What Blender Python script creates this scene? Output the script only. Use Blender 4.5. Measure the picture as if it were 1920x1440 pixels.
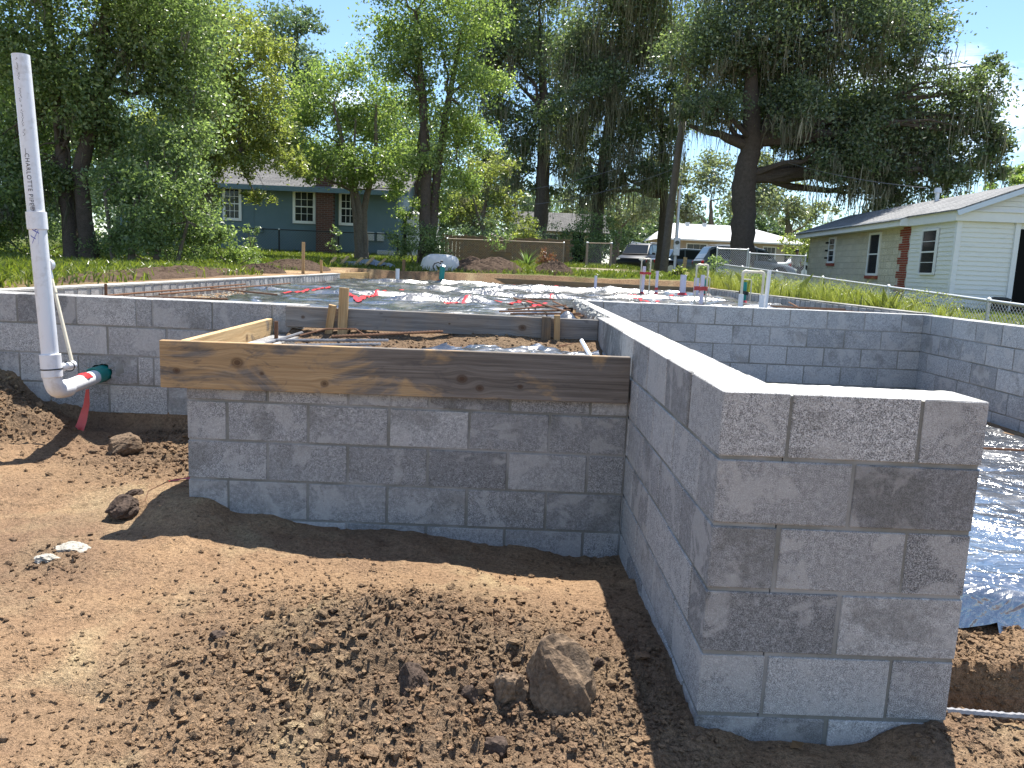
import bpy, bmesh, math, random
import numpy as np
from mathutils import Vector, Matrix, Euler

# ------------------------------------------------------------------ clear
for o in list(bpy.data.objects): bpy.data.objects.remove(o)
SC = bpy.context.scene
COL = SC.collection
random.seed(7); RNG = np.random.default_rng(7)

# ------------------------------------------------------------------ camera
cam_d = bpy.data.cameras.new('camera'); CAM = bpy.data.objects.new('camera', cam_d); COL.objects.link(CAM)
pitch, roll, yaw = 0.1500, 0.0427, 0.0117
f = Vector((math.sin(yaw)*math.cos(pitch), math.cos(yaw)*math.cos(pitch), -math.sin(pitch)))
r = Vector((math.cos(yaw), -math.sin(yaw), 0)); u = r.cross(f)
R_ = math.cos(roll)*r + math.sin(roll)*u; U_ = -math.sin(roll)*r + math.cos(roll)*u
CAM.matrix_world = Matrix(((R_.x, U_.x, -f.x, -0.6397), (R_.y, U_.y, -f.y, -2.2425), (R_.z, U_.z, -f.z, 0.3346), (0, 0, 0, 1)))
cam_d.sensor_width = 36; cam_d.lens = 36*1472.93/1920; cam_d.clip_start = .05; cam_d.clip_end = 2000
SC.camera = CAM

# ------------------------------------------------------------------ light
SUN = Vector((.16, .40, 1)).normalized()
EL = math.asin(SUN.z); AZ = math.atan2(SUN.x, SUN.y)
sd = bpy.data.lights.new('sun', 'SUN'); sd.energy = 4.6; sd.angle = math.radians(.53); sd.color = (1, .955, .88)
so = bpy.data.objects.new('sun', sd); COL.objects.link(so); so.location = (5, 12, 40)
so.rotation_euler = SUN.to_track_quat('Z', 'Y').to_euler()
W = bpy.data.worlds.new('World'); SC.world = W; W.use_nodes = True
wn = W.node_tree; wn.nodes.clear()
wo = wn.nodes.new('ShaderNodeOutputWorld'); wb = wn.nodes.new('ShaderNodeBackground')
sk = wn.nodes.new('ShaderNodeTexSky'); sk.sky_type = 'NISHITA'; sk.sun_disc = False
sk.sun_elevation = EL; sk.sun_rotation = AZ; sk.air_density = 1.0; sk.dust_density = .15; sk.ozone_density = 3.0
tc = wn.nodes.new('ShaderNodeTexCoord'); mp = wn.nodes.new('ShaderNodeMapping'); mp.inputs['Scale'].default_value = (1, 1, 3.2); mp.inputs['Location'].default_value = (.35, 1.6, .42)
nz = wn.nodes.new('ShaderNodeTexNoise'); nz.inputs['Scale'].default_value = 2.1; nz.inputs['Detail'].default_value = 7; nz.inputs['Roughness'].default_value = .56
rp = wn.nodes.new('ShaderNodeValToRGB'); rp.color_ramp.elements[0].position = .56; rp.color_ramp.elements[1].position = .72
mx = wn.nodes.new('ShaderNodeMix'); mx.data_type = 'RGBA'
mx.inputs[7].default_value = (13, 13.2, 13.6, 1)
wn.links.new(tc.outputs['Generated'], mp.inputs['Vector']); wn.links.new(mp.outputs[0], nz.inputs['Vector'])
wn.links.new(nz.outputs[0], rp.inputs[0]); wn.links.new(rp.outputs[0], mx.inputs[0]); tn = wn.nodes.new('ShaderNodeMix'); tn.data_type = 'RGBA'; tn.blend_type = 'MULTIPLY'; tn.inputs[0].default_value = 1; tn.inputs[7].default_value = (.90, .96, 1.0, 1)
wn.links.new(sk.outputs[0], tn.inputs[6]); wn.links.new(tn.outputs[2], mx.inputs[6])
wn.links.new(mx.outputs[2], wb.inputs['Color']); wb.inputs['Strength'].default_value = .085
wn.links.new(wb.outputs[0], wo.inputs['Surface'])
SC.view_settings.view_transform = 'Standard'; SC.view_settings.look = 'None'
SC.view_settings.exposure = 1.4; SC.view_settings.gamma = 1
SC.render.engine = 'CYCLES'

# ------------------------------------------------------------------ helpers: noise
def _hash(ix, iy, s):
    h = (ix.astype(np.int64)*374761393 + iy.astype(np.int64)*668265263 + s*974634777) & 0x7fffffff
    h = ((h ^ (h >> 13))*1274126177) & 0x7fffffff
    return ((h ^ (h >> 16)) & 0xffff)/65535.0
def vn(x, y, s=0):
    x = np.asarray(x, float); y = np.asarray(y, float)
    ix = np.floor(x); iy = np.floor(y); fx = x-ix; fy = y-iy
    fx = fx*fx*fx*(fx*(fx*6-15)+10); fy = fy*fy*fy*(fy*(fy*6-15)+10)
    a = _hash(ix, iy, s); b = _hash(ix+1, iy, s); c = _hash(ix, iy+1, s); d = _hash(ix+1, iy+1, s)
    return (a*(1-fx)+b*fx)*(1-fy)+(c*(1-fx)+d*fx)*fy
def fbm(x, y, s=0, o=4, g=.5):
    t = 0; a = 1; n = 0
    for k in range(o):
        t = t+a*vn(x*2**k+17.3*k, y*2**k-9.1*k, s+k); n += a; a *= g
    return t/n*2-1
def sstep(a, b, x):
    t = np.clip((np.asarray(x, float)-a)/(b-a), 0, 1); return t*t*(3-2*t)

# ------------------------------------------------------------------ helpers: mesh
class MB:
    def __init__(s): s.v = []; s.f = []
    def add(s, v, f):
        b = len(s.v); s.v += [tuple(p) for p in v]; s.f += [tuple(i+b for i in q) for q in f]; return s
    def box(s, a, b, ch=0.0):
        x0, y0, z0 = a; x1, y1, z1 = b
        if not ch:
            v = [(x, y, z) for z in (z0, z1) for y in (y0, y1) for x in (x0, x1)]
            return s.add(v, [(0, 2, 3, 1), (4, 5, 7, 6), (0, 1, 5, 4), (1, 3, 7, 5), (3, 2, 6, 7), (2, 0, 4, 6)])
        bm = bmesh.new(); bmesh.ops.create_cube(bm, size=1)
        for q in bm.verts: q.co = Vector((x0+(q.co.x+.5)*(x1-x0), y0+(q.co.y+.5)*(y1-y0), z0+(q.co.z+.5)*(z1-z0)))
        bmesh.ops.bevel(bm, geom=bm.edges[:], offset=ch, segments=1, affect='EDGES', profile=.5)
        bm.verts.ensure_lookup_table(); s.add([q.co[:] for q in bm.verts], [[w.index for w in t.verts] for t in bm.faces]); bm.free(); return s
    def tube(s, path, rad, n=8, cap=True):
        P = [Vector(p) for p in path]; m = len(P)
        if not hasattr(rad, '__len__'): rad = [rad]*m
        T = [(P[min(i+1, m-1)]-P[max(i-1, 0)]).normalized() for i in range(m)]
        ref = Vector((0, 0, 1)) if abs(T[0].z) < .9 else Vector((1, 0, 0))
        a = T[0].cross(ref).normalized(); V = []
        for i in range(m):
            a = (a-T[i]*a.dot(T[i])).normalized(); b = T[i].cross(a)
            V += [P[i]+rad[i]*(math.cos(2*math.pi*k/n)*a+math.sin(2*math.pi*k/n)*b) for k in range(n)]
        F = [(i*n+k, i*n+(k+1) % n, (i+1)*n+(k+1) % n, (i+1)*n+k) for i in range(m-1) for k in range(n)]
        if cap: F += [tuple(range(n-1, -1, -1)), tuple((m-1)*n+k for k in range(n))]
        return s.add(V, F)
    def quad(s, *p): return s.add(p, [tuple(range(len(p)))])
    def mesh(s, name='m', smooth=False, off=(0, 0, 0)):
        m = bpy.data.meshes.new(name)
        m.from_pydata([(x-off[0], y-off[1], z-off[2]) for x, y, z in s.v], [], s.f)
        m.validate(); m.update()
        if smooth: m.shade_smooth(); m.set_sharp_from_angle(angle=math.radians(38))
        return m
def np_mesh(name, V, F, smooth=False, fattr=None, vattr=None):
    """V (n,3), F (m,k) arrays with equal-sized faces"""
    V = np.asarray(V, np.float32); F = np.asarray(F, np.int32); m = bpy.data.meshes.new(name); k = F.shape[1]
    m.vertices.add(len(V)); m.vertices.foreach_set('co', V.ravel())
    m.loops.add(F.size); m.loops.foreach_set('vertex_index', F.ravel())
    m.polygons.add(len(F)); m.polygons.foreach_set('loop_start', np.arange(0, F.size, k, dtype=np.int32))
    try: m.polygons.foreach_set('loop_total', np.full(len(F), k, np.int32))
    except Exception: pass
    m.polygons.foreach_set('use_smooth', np.full(len(F), smooth, bool))
    m.update(calc_edges=True)
    for n_, a in (fattr or {}).items(): m.attributes.new(n_, 'FLOAT', 'FACE').data.foreach_set('value', np.asarray(a, np.float32))
    for n_, a in (vattr or {}).items(): m.attributes.new(n_, 'FLOAT', 'POINT').data.foreach_set('value', np.asarray(a, np.float32))
    return m
def thing(name, label, cat, loc=(0, 0, 0), rot=(0, 0, 0), group=None):
    o = bpy.data.objects.new(name, None); COL.objects.link(o); o.location = loc; o.rotation_euler = rot
    o.empty_display_size = .1; o['label'] = label; o['category'] = cat
    if group: o['group'] = group
    return o
def part(name, me, mat, par=None, loc=(0, 0, 0), rot=(0, 0, 0), scale=None):
    o = bpy.data.objects.new(name, me); COL.objects.link(o)
    if mat and not me.materials: me.materials.append(mat)
    o.location = loc; o.rotation_euler = rot
    if scale: o.scale = scale
    o.parent = par; return o
def single(name, me, mat, label, cat, loc=(0, 0, 0), rot=(0, 0, 0), group=None):
    o = part(name, me, mat, None, loc, rot); o['label'] = label; o['category'] = cat
    if group: o['group'] = group
    return o
def structure(name, me, mat):
    o = part(name, me, mat); o['kind'] = 'structure'; return o
def copy_tree(o, parent=None):
    c = o.copy(); COL.objects.link(c); c.parent = parent
    for ch in list(o.children): copy_tree(ch, c)
    return c

# ------------------------------------------------------------------ helpers: materials
class NT:
    def __init__(s, name):
        s.m = bpy.data.materials.new(name); s.m.use_nodes = True; s.t = s.m.node_tree; s.t.nodes.clear()
        s.out = s.t.nodes.new('ShaderNodeOutputMaterial')
    def n(s, ty, **kw):
        q = s.t.nodes.new(ty)
        for k, v in kw.items(): setattr(q, k, v)
        return q
    def set(s, q, **kw):
        for k, v in kw.items():
            i = q.inputs[k.replace('_', ' ')]
            s.put(i, v)
        return q
    def put(s, i, v):
        if isinstance(v, bpy.types.NodeSocket): s.t.links.new(v, i)
        elif isinstance(v, (tuple, list)) and i.type == 'RGBA' and len(v) == 3: i.default_value = (*v, 1)
        else: i.default_value = v
    def coord(s, w='Object'): return s.n('ShaderNodeTexCoord').outputs[w]
    def pos(s): return s.n('ShaderNodeNewGeometry').outputs['Position']
    def rnd(s): return s.n('ShaderNodeObjectInfo').outputs['Random']
    def attr(s, nm): return s.n('ShaderNodeAttribute', attribute_name=nm).outputs['Fac']
    def mapv(s, v, sc=(1, 1, 1), loc=(0, 0, 0), rot=(0, 0, 0)):
        q = s.n('ShaderNodeMapping'); s.put(q.inputs[0], v); s.put(q.inputs['Scale'], sc); s.put(q.inputs['Location'], loc); s.put(q.inputs['Rotation'], rot); return q.outputs[0]
    def offs(s, v, k=13.0):
        c = s.n('ShaderNodeCombineXYZ'); r_ = s.rnd()
        s.put(c.inputs[0], s.math('MULTIPLY', r_, k)); s.put(c.inputs[1], s.math('MULTIPLY', r_, k*2.7)); s.put(c.inputs[2], s.math('MULTIPLY', r_, k*1.3))
        a = s.n('ShaderNodeVectorMath', operation='ADD'); s.put(a.inputs[0], v); s.put(a.inputs[1], c.outputs[0]); return a.outputs[0]
    def noise(s, v, scale, det=3, rough=.5, dist=0.0):
        q = s.n('ShaderNodeTexNoise'); s.put(q.inputs['Vector'], v); s.put(q.inputs['Scale'], scale); s.put(q.inputs['Detail'], det); s.put(q.inputs['Roughness'], rough); s.put(q.inputs['Distortion'], dist); return q.outputs[0]
    def vor(s, v, scale, feat='F1'):
        q = s.n('ShaderNodeTexVoronoi', feature=feat); s.put(q.inputs['Vector'], v); s.put(q.inputs['Scale'], scale); return q.outputs[0]
    def ramp(s, fac, *st):
        q = s.n('ShaderNodeValToRGB'); e = q.color_ramp.elements; s.put(q.inputs[0], fac)
        while len(e) < len(st): e.new(.5)
        for i, (p, c) in enumerate(st):
            e[i].position = p; e[i].color = (*c, 1) if isinstance(c, (tuple, list)) else (c, c, c, 1)
        return q.outputs[0]
    def mix(s, fac, a, b, mode='MIX'):
        q = s.n('ShaderNodeMix', data_type='RGBA', blend_type=mode); s.put(q.inputs[0], fac); s.put(q.inputs[6], a); s.put(q.inputs[7], b); return q.outputs[2]
    def math(s, op, a, b=0.0, c=0.0):
        q = s.n('ShaderNodeMath', operation=op); s.put(q.inputs[0], a); s.put(q.inputs[1], b); s.put(q.inputs[2], c); return q.outputs[0]
    def sep(s, v):
        q = s.n('ShaderNodeSeparateXYZ'); s.put(q.inputs[0], v); return q.outputs
    def bump(s, h, st=.5, d=.01, nrm=None):
        q = s.n('ShaderNodeBump'); s.put(q.inputs['Height'], h); s.put(q.inputs['Strength'], st); s.put(q.inputs['Distance'], d)
        if nrm: s.put(q.inputs['Normal'], nrm)
        return q.outputs[0]
    def princ(s, col, rough=.8, spec=.3, metal=0.0, nrm=None, **kw):
        q = s.n('ShaderNodeBsdfPrincipled'); s.put(q.inputs['Base Color'], col); s.put(q.inputs['Roughness'], rough); s.put(q.inputs['Specular IOR Level'], spec); s.put(q.inputs['Metallic'], metal)
        if nrm: s.put(q.inputs['Normal'], nrm)
        for k, v in kw.items(): s.put(q.inputs[k.replace('_', ' ')], v)
        s.t.links.new(q.outputs[0], s.out.inputs['Surface']); return s.m
def simple(name, col, rough=.6, spec=.4, metal=0.0, var=.15, scale=20, bump=.0):
    t = NT(name); v = t.offs(t.coord())
    nz_ = t.noise(v, scale, 4, .6)
    c = t.mix(nz_, tuple(x*(1-var) for x in col), tuple(min(1, x*(1+var)) for x in col))
    return t.princ(c, rough, spec, metal, t.bump(nz_, bump, .01) if bump else None)

def mk_block(name='concrete_block', lo=(.215, .213, .212), hi=(.46, .454, .444), stain=.52, dark=.38):
    t = NT(name); v = t.offs(t.coord()); rn = t.rnd()
    base = t.ramp(rn, (0, lo), (.35, tuple((a+b)/2 for a, b in zip(lo, hi))), (.6, tuple(x*.92 for x in hi)), (.8, tuple((a*2+b)/3 for a, b in zip(lo, hi))), (1, hi))
    sp = t.noise(v, 310, 2, .6); sp2 = t.noise(v, 60, 3, .55)
    c = t.mix(t.ramp(t.math('FRACT', t.math('MULTIPLY', rn, 7.31)), (.2, .55), (.8, 1.)), base, t.mix(1., base, t.ramp(sp, (.32, .28), (.5, .95), (.68, 1.9)), 'MULTIPLY'))
    c = t.mix(.8, c, t.ramp(sp2, (.3, .7), (.7, 1.25)), 'MULTIPLY')
    pt = t.noise(v, 5.5, 4, .6, .6)
    c = t.mix(t.ramp(pt, (.53, 0.0), (.58, stain)), c, (.48, .465, .445))                 # dried mortar smeared on the face
    dk = t.noise(v, 3.1, 5, .62, .3)
    c = t.mix(t.ramp(dk, (.55, 0.0), (.64, dark)), c, (.125, .12, .105))                   # damp / dirty patches
    pit = t.vor(v, 60); pm = t.ramp(pit, (.05, 1.0), (.12, 0.0))
    c = t.mix(t.math('MULTIPLY', pm, .6), c, (.05, .05, .05))
    h = t.math('ADD', t.math('MULTIPLY', sp, 1.0), t.math('MULTIPLY', sp2, .6)); h = t.math('SUBTRACT', h, t.math('MULTIPLY', pm, .8))
    return t.princ(c, .93, .15, 0, t.bump(h, .7, .005))
M = {}
M['block'] = mk_block()
M['block_old'] = mk_block('stained_block', (.28, .288, .292), (.45, .455, .455), .5)
def mk_mortar():
    t = NT('mortar'); v = t.coord(); n = t.noise(v, 40, 5, .65); n2 = t.noise(v, 3, 3)
    c = t.mix(n, (.16, .157, .138), (.26, .255, .228)); c = t.mix(t.ramp(n2, (.45, 0.), (.6, .7)), c, (.36, .355, .345))
    return t.princ(c, .95, .1, 0, t.bump(n, .5, .006))
M['mortar'] = mk_mortar()
def mk_pale():
    t = NT('pale_mortar'); v = t.coord(); n = t.noise(v, 30, 5, .65)
    return t.princ(t.mix(n, (.34, .335, .31), (.52, .51, .47)), .95, .1, 0, t.bump(n, .8, .01))
M['pale'] = mk_pale()
def mk_grout():
    t = NT('pale_grout'); v = t.coord(); n = t.noise(v, 26, 5, .65); n2 = t.noise(v, 5, 4, .6, .5)
    c = t.mix(n, (.42, .41, .37), (.58, .565, .52)); c = t.mix(t.ramp(n2, (.50, 0.), (.64, .85)), c, (.30, .285, .23)); pit = t.vor(v, 45)
    c = t.mix(t.math('MULTIPLY', t.ramp(pit, (.05, 1.), (.11, 0.)), .7), c, (.12, .115, .1))
    return t.princ(c, .95, .1, 0, t.bump(n, .5, .008))
M['grout'] = mk_grout()
def mk_dirt():
    t = NT('dirt'); v = t.pos(); g = t.attr('grass'); rf = t.attr('rough'); pa = t.attr('path')
    n1 = t.noise(v, .9, 5, .6); n2 = t.noise(v, 7, 5, .6, .4); n3 = t.noise(v, 60, 4, .65); n4 = t.noise(v, 260, 2, .6)
    dry = t.mix(n2, (.235, .143, .082), (.405, .275, .162))
    dry = t.mix(t.ramp(t.noise(v, 1.7, 5, .6, .3), (.52, 0.), (.66, .8)), dry, (.46, .36, .21)); 
    dry = t.mix(t.ramp(n1, (.40, 0.), (.62, .75)), dry, (.185, .118, .078))
    damp = t.mix(n3, (.07, .047, .032), (.235, .168, .11))
    c = t.mix(t.math('MULTIPLY', rf, t.ramp(n2, (.25, .55), (.6, 1.))), dry, damp)
    c = t.mix(1., c, t.ramp(n3, (.28, .5), (.5, 1.), (.75, 1.3)), 'MULTIPLY')
    c = t.mix(.7, c, t.ramp(n4, (.32, .45), (.5, 1.0), (.7, 1.4)), 'MULTIPLY')
    lit = t.mix(n2, (.26, .20, .14), (.48, .42, .34)); c = t.mix(pa, c, t.mix(t.ramp(t.noise(v, 1.4, 5, .6), (.45, 0.), (.55, 1.)), lit, (.10, .085, .05)))
    gr = t.mix(t.noise(v, 2.2, 5, .6), (.045, .065, .018), (.13, .14, .045)); c = t.mix(g, c, gr)
    h = t.math('ADD', t.math('MULTIPLY', n3, 1.0), t.math('MULTIPLY', n4, .35))
    return t.princ(c, .96, .08, 0, t.bump(h, 1.0, .022))
M['dirt'] = mk_dirt()
def mk_soil(name, a, b):
    t = NT(name); v = t.offs(t.coord()); n2 = t.noise(v, 9, 5, .6); n3 = t.noise(v, 70, 4, .65)
    c = t.mix(n2, a, b); c = t.mix(1., c, t.ramp(n3, (.3, .5), (.7, 1.3)), 'MULTIPLY')
    return t.princ(c, .95, .1, 0, t.bump(n3, .7, .01))
M['crumb'] = mk_soil('dirt_clods', (.16, .11, .072), (.42, .32, .21))
M['soil'] = mk_soil('dark_soil', (.05, .034, .025), (.125, .085, .06))
M['rock'] = mk_soil('brown_rock', (.085, .058, .042), (.27, .195, .13))
M['rock_dark'] = mk_soil('dark_clod', (.045, .035, .03), (.12, .085, .065))
M['chalk'] = mk_soil('pale_lump', (.28, .26, .22), (.46, .43, .37))
def mk_wood(name, tan, dark, grey, gmix, knots=(), ax=0):
    """planks are modelled with their length on local X; knots are (x,z,r) in metres"""
    t = NT(name); v = t.coord(); vo = t.offs(v, 3)
    xyz = t.sep(v); zz = xyz[2]; km = None
    for (kx, kz, kr) in knots:
        d = t.n('ShaderNodeVectorMath', operation='DISTANCE'); cb = t.n('ShaderNodeCombineXYZ'); t.put(cb.inputs[0], t.math('MULTIPLY', xyz[0], .8)); t.put(cb.inputs[2], xyz[2])
        t.put(d.inputs[0], cb.outputs[0]); t.put(d.inputs[1], (kx*.8, 0, kz)); dd = d.outputs['Value']
        g = t.math('POWER', 2.718, t.math('MULTIPLY', t.math('POWER', t.math('DIVIDE', dd, kr*2.0), 2.), -1.))
        zz = t.math('SUBTRACT', zz, t.math('MULTIPLY', t.math('MULTIPLY', t.math('SUBTRACT', xyz[2], kz), g), .8))
        q = t.ramp(t.math('DIVIDE', dd, kr), (.35, 1.), (.5, .55), (.62, .85), (1., 0.))
        km = q if km is None else t.math('MAXIMUM', km, q)
    cb = t.n('ShaderNodeCombineXYZ'); t.put(cb.inputs[0], xyz[0]); t.put(cb.inputs[1], xyz[1]); t.put(cb.inputs[2], zz)
    vw = t.offs(cb.outputs[0], 3)
    gr = t.noise(t.mapv(vw, (1.3, 30, 52)), 1.0, 5, .65, .5); fine = t.noise(t.mapv(vw, (6, 120, 230)), 1., 3, .6)
    c = t.mix(t.ramp(gr, (.34, 0.), (.62, 1.)), dark, tan)
    c = t.mix(.6, c, t.ramp(fine, (.3, .62), (.7, 1.18)), 'MULTIPLY')
    st = t.noise(t.mapv(vo, (1.5, 1, 3.2)), 1.7, 6, .62, .8)
    xr = t.math('ADD', st, t.math('MULTIPLY', xyz[0], gmix[2]))
    gm = t.ramp(xr, (gmix[0], 0.), (gmix[1], 1.))
    gc = t.mix(t.ramp(gr, (.35, 0.), (.6, 1.)), tuple(x*.55 for x in grey), grey); gc = t.mix(.6, gc, t.ramp(fine, (.3, .55), (.7, 1.2)), 'MULTIPLY')
    c = t.mix(t.math('MULTIPLY', gm, .92), c, gc)
    bl = t.noise(t.mapv(vo, (2.2, 1, 5)), 2.3, 5, .62, .8); c = t.mix(t.ramp(bl, (.60, 0.), (.68, .6)), c, (.09, .08, .075))
    if km is not None: c = t.mix(t.math('MULTIPLY', km, .85), c, (.075, .04, .022))
    return t.princ(c, .8, .2, 0, t.bump(t.math('ADD', gr, t.math('MULTIPLY', fine, .5)), .35, .004))
TAN = (.45, .305, .165); TDK = (.35, .225, .115)
M['plank_front'] = mk_wood('weathered_plank', TAN, TDK, (.205, .182, .162), (.43, .53, .085), ((-.78, .02, .030), (-.66, -.03, .012), (.33, -.02, .026), (.42, -.065, .02), (-.35, -.07, .02), (-1.08, -.03, .018), (.62, -.05, .014)))
M['plank_side'] = mk_wood('yellow_plank', (.60, .42, .22), (.47, .30, .14), (.33, .28, .22), (.60, .75, 0.), ((.2, .02, .025), (-.3, -.03, .02)))
M['plank_grey'] = mk_wood('grey_plank', (.30, .25, .20), (.21, .165, .13), (.27, .255, .24), (.36, .55, 0.), ((.55, -.005, .026), (-.95, 0, .014), (-.75, .01, .014), (.05, .0, .008)))
M['wood'] = mk_wood('stake_wood', (.50, .34, .175), (.34, .2, .09), (.3, .26, .21), (.55, .75, 0.))
M['wood_dark'] = mk_wood('dark_stake_wood', (.26, .17, .09), (.15, .09, .05), (.17, .14, .11), (.45, .65, 0.))
M['form_shaded'] = mk_wood('shaded_form_board', (.27, .2, .115), (.19, .13, .07), (.2, .17, .13), (.5, .7, 0.))  # form board wood darkened: shade on the far board's near face put into the colour
M['form'] = mk_wood('form_board', (.60, .42, .20), (.42, .26, .11), (.34, .28, .2), (.6, .8, 0.))
def mk_plastic(name, base=(.02, .021, .025), rough=.27, bs=.36, ior=1.65, cw=.6):
    t = NT(name); v = t.pos(); n = t.noise(v, 7, 4, .6, 1.2); n2 = t.noise(v, 2.2, 5, .62, .5); n3 = t.noise(v, 30, 3, .55, 1.0)
    dirt = t.ramp(n2, (.50, 0.), (.68, .5))
    c = t.mix(dirt, base, (.17, .15, .125)); ro = t.mix(dirt, (rough,)*3, (.5,)*3)
    cr = t.math('ABSOLUTE', t.math('SUBTRACT', t.noise(t.mapv(v, (1, 1.5, 1)), 3.2, 3, .6, .8), .5)); cr2 = t.math('ABSOLUTE', t.math('SUBTRACT', t.noise(v, 9, 2, .6, 1.2), .5)); vo_ = t.vor(t.mapv(t.noise(v, 2.5, 2), (1, 1, 1)), 3.)
    h = t.math('ADD', t.math('MULTIPLY', n, .3), t.math('ADD', t.math('MULTIPLY', cr, -2.2), t.math('ADD', t.math('MULTIPLY', cr2, -.35), t.math('MULTIPLY', n3, .05))))
    return t.princ(c, ro, 1.0, 0, t.bump(h, bs, .05), IOR=ior, Coat_Weight=cw, Coat_Roughness=.12, Coat_IOR=ior)
M['plastic'] = mk_plastic('black_plastic_sheet')
M['plastic_pit'] = mk_plastic('shiny_plastic_sheet', (.03, .032, .036), .2, .85, 2.2, 1.0)
M['tape'] = simple('red_tape', (.46, .03, .035), .28, .5, 0, .2, 30, .2)
M['tape_black'] = simple('black_tape', (.015, .015, .017), .35, .5)
def mk_pvc(name, col, k=.5):
    t = NT(name); v = t.coord(); n = t.noise(t.mapv(v, (1, 1, .35)), 9, 5, .65); d = t.noise(v, 28, 4, .6)
    c = t.mix(t.ramp(t.math('MULTIPLY', n, d), (.26, 0.), (.42, k)), col, tuple(x*.62*y for x, y in zip(col, (1, .93, .82))))
    return t.princ(c, .33, .45, 0, None)
M['pvc'] = mk_pvc('white_pvc', (.74, .75, .77))
M['pvc_lilac'] = mk_pvc('pale_lilac_pvc', (.66, .62, .72))
M['cpvc'] = mk_pvc('cream_cpvc', (.68, .62, .48))
M['teal'] = mk_pvc('teal_sewer_pipe', (.005, .235, .205), .35)
M['steel'] = simple('galvanised_steel', (.60, .62, .64), .4, .5, .45, .12, 14)
M['rail'] = simple('grey_fence_pipe', (.50, .52, .54), .45, .5, .6, .12, 9)
M['rust_rail'] = simple('rusty_fence_pipe', (.30, .235, .18), .7, .3, .2, .3, 12)
M['rebar'] = simple('rusty_rebar', (.16, .085, .05), .8, .3, .35, .45, 40, .4)
M['rebar_grey'] = simple('grey_rebar', (.22, .22, .23), .5, .4, .6, .3, 30, .2)
M['black'] = simple('black_rubber', (.018, .018, .02), .55, .4)
M['dark'] = simple('dark_void', (.012, .012, .012), .95, .05)
M['ink'] = simple('black_print', (.03, .03, .04), .6, .3)
M['ink_blue'] = simple('blue_marker', (.12, .13, .42), .6, .3)
M['glass'] = simple('dark_window_glass', (.02, .024, .028), .08, .4, 0, .2, 3)
M['white'] = simple('white_paint', (.74, .75, .74), .55, .4, 0, .08, 6, .1)
M['blue_white'] = simple('pale_blue_paint', (.58, .66, .75), .55, .4, 0, .08, 6)
M['bark'] = mk_soil('bark', (.055, .045, .038), (.16, .13, .105))
M['bark_pale'] = mk_soil('pale_bark', (.10, .08, .065), (.26, .22, .18))
def mk_leaf(name, a, b, cc, tr=.5, gloss=.05):
    t = NT(name); rn = t.attr('rnd')
    c = t.ramp(rn, (0, a), (.55, b), (1, cc))
    di = t.n('ShaderNodeBsdfDiffuse'); t.put(di.inputs[0], c)
    tl = t.n('ShaderNodeBsdfTranslucent'); t.put(tl.inputs[0], t.mix(1., c, (1.1, 1.2, .68), 'MULTIPLY'))
    m1 = t.n('ShaderNodeMixShader'); m1.inputs[0].default_value = tr; t.t.links.new(di.outputs[0], m1.inputs[1]); t.t.links.new(tl.outputs[0], m1.inputs[2])
    gl = t.n('ShaderNodeBsdfGlossy'); gl.inputs['Roughness'].default_value = .32; gl.inputs[0].default_value = (1, 1, 1, 1)
    m2 = t.n('ShaderNodeMixShader'); m2.inputs[0].default_value = gloss; t.t.links.new(m1.outputs[0], m2.inputs[1]); t.t.links.new(gl.outputs[0], m2.inputs[2])
    t.t.links.new(m2.outputs[0], t.out.inputs['Surface']); return t.m
M['leaf_oak'] = mk_leaf('oak_leaves', (0.094, 0.140, 0.062), (0.189, 0.256, 0.113), (0.342, 0.420, 0.183), .55, .03)
M['leaf_live'] = mk_leaf('live_oak_leaves', (0.073, 0.105, 0.060), (0.128, 0.171, 0.091), (0.249, 0.298, 0.152), .5, .04)
M['leaf_yel'] = mk_leaf('yellow_green_leaves', (0.142, 0.173, 0.058), (0.262, 0.304, 0.097), (0.438, 0.440, 0.145), .55, .04)
M['leaf_mid'] = mk_leaf('fresh_green_leaves', (0.121, 0.178, 0.060), (0.225, 0.302, 0.102), (0.388, 0.454, 0.166), .55, .03)
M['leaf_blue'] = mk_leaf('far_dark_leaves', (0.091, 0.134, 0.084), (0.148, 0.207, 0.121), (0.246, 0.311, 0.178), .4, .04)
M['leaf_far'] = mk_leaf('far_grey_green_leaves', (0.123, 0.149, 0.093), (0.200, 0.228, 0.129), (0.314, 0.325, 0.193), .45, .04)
M['leaf_red'] = mk_leaf('reddish_leaves', (.13, .045, .03), (.25, .10, .07), (.30, .2, .12), .4, .04)
M['grass'] = mk_leaf('lawn_blades', (.07, .10, .018), (.15, .19, .03), (.28, .29, .06), .5, .03)
M['weed'] = mk_leaf('tall_weeds', (.13, .16, .03), (.26, .29, .06), (.42, .41, .14), .5, .03)
M['moss'] = mk_leaf('hanging_moss', (0.111, 0.111, 0.081), (0.202, 0.195, 0.143), (0.364, 0.345, 0.260), .35, .0)
M['litter'] = mk_leaf('dry_leaf', (.2, .12, .06), (.33, .22, .12), (.42, .3, .18), .3, .02)

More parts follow.
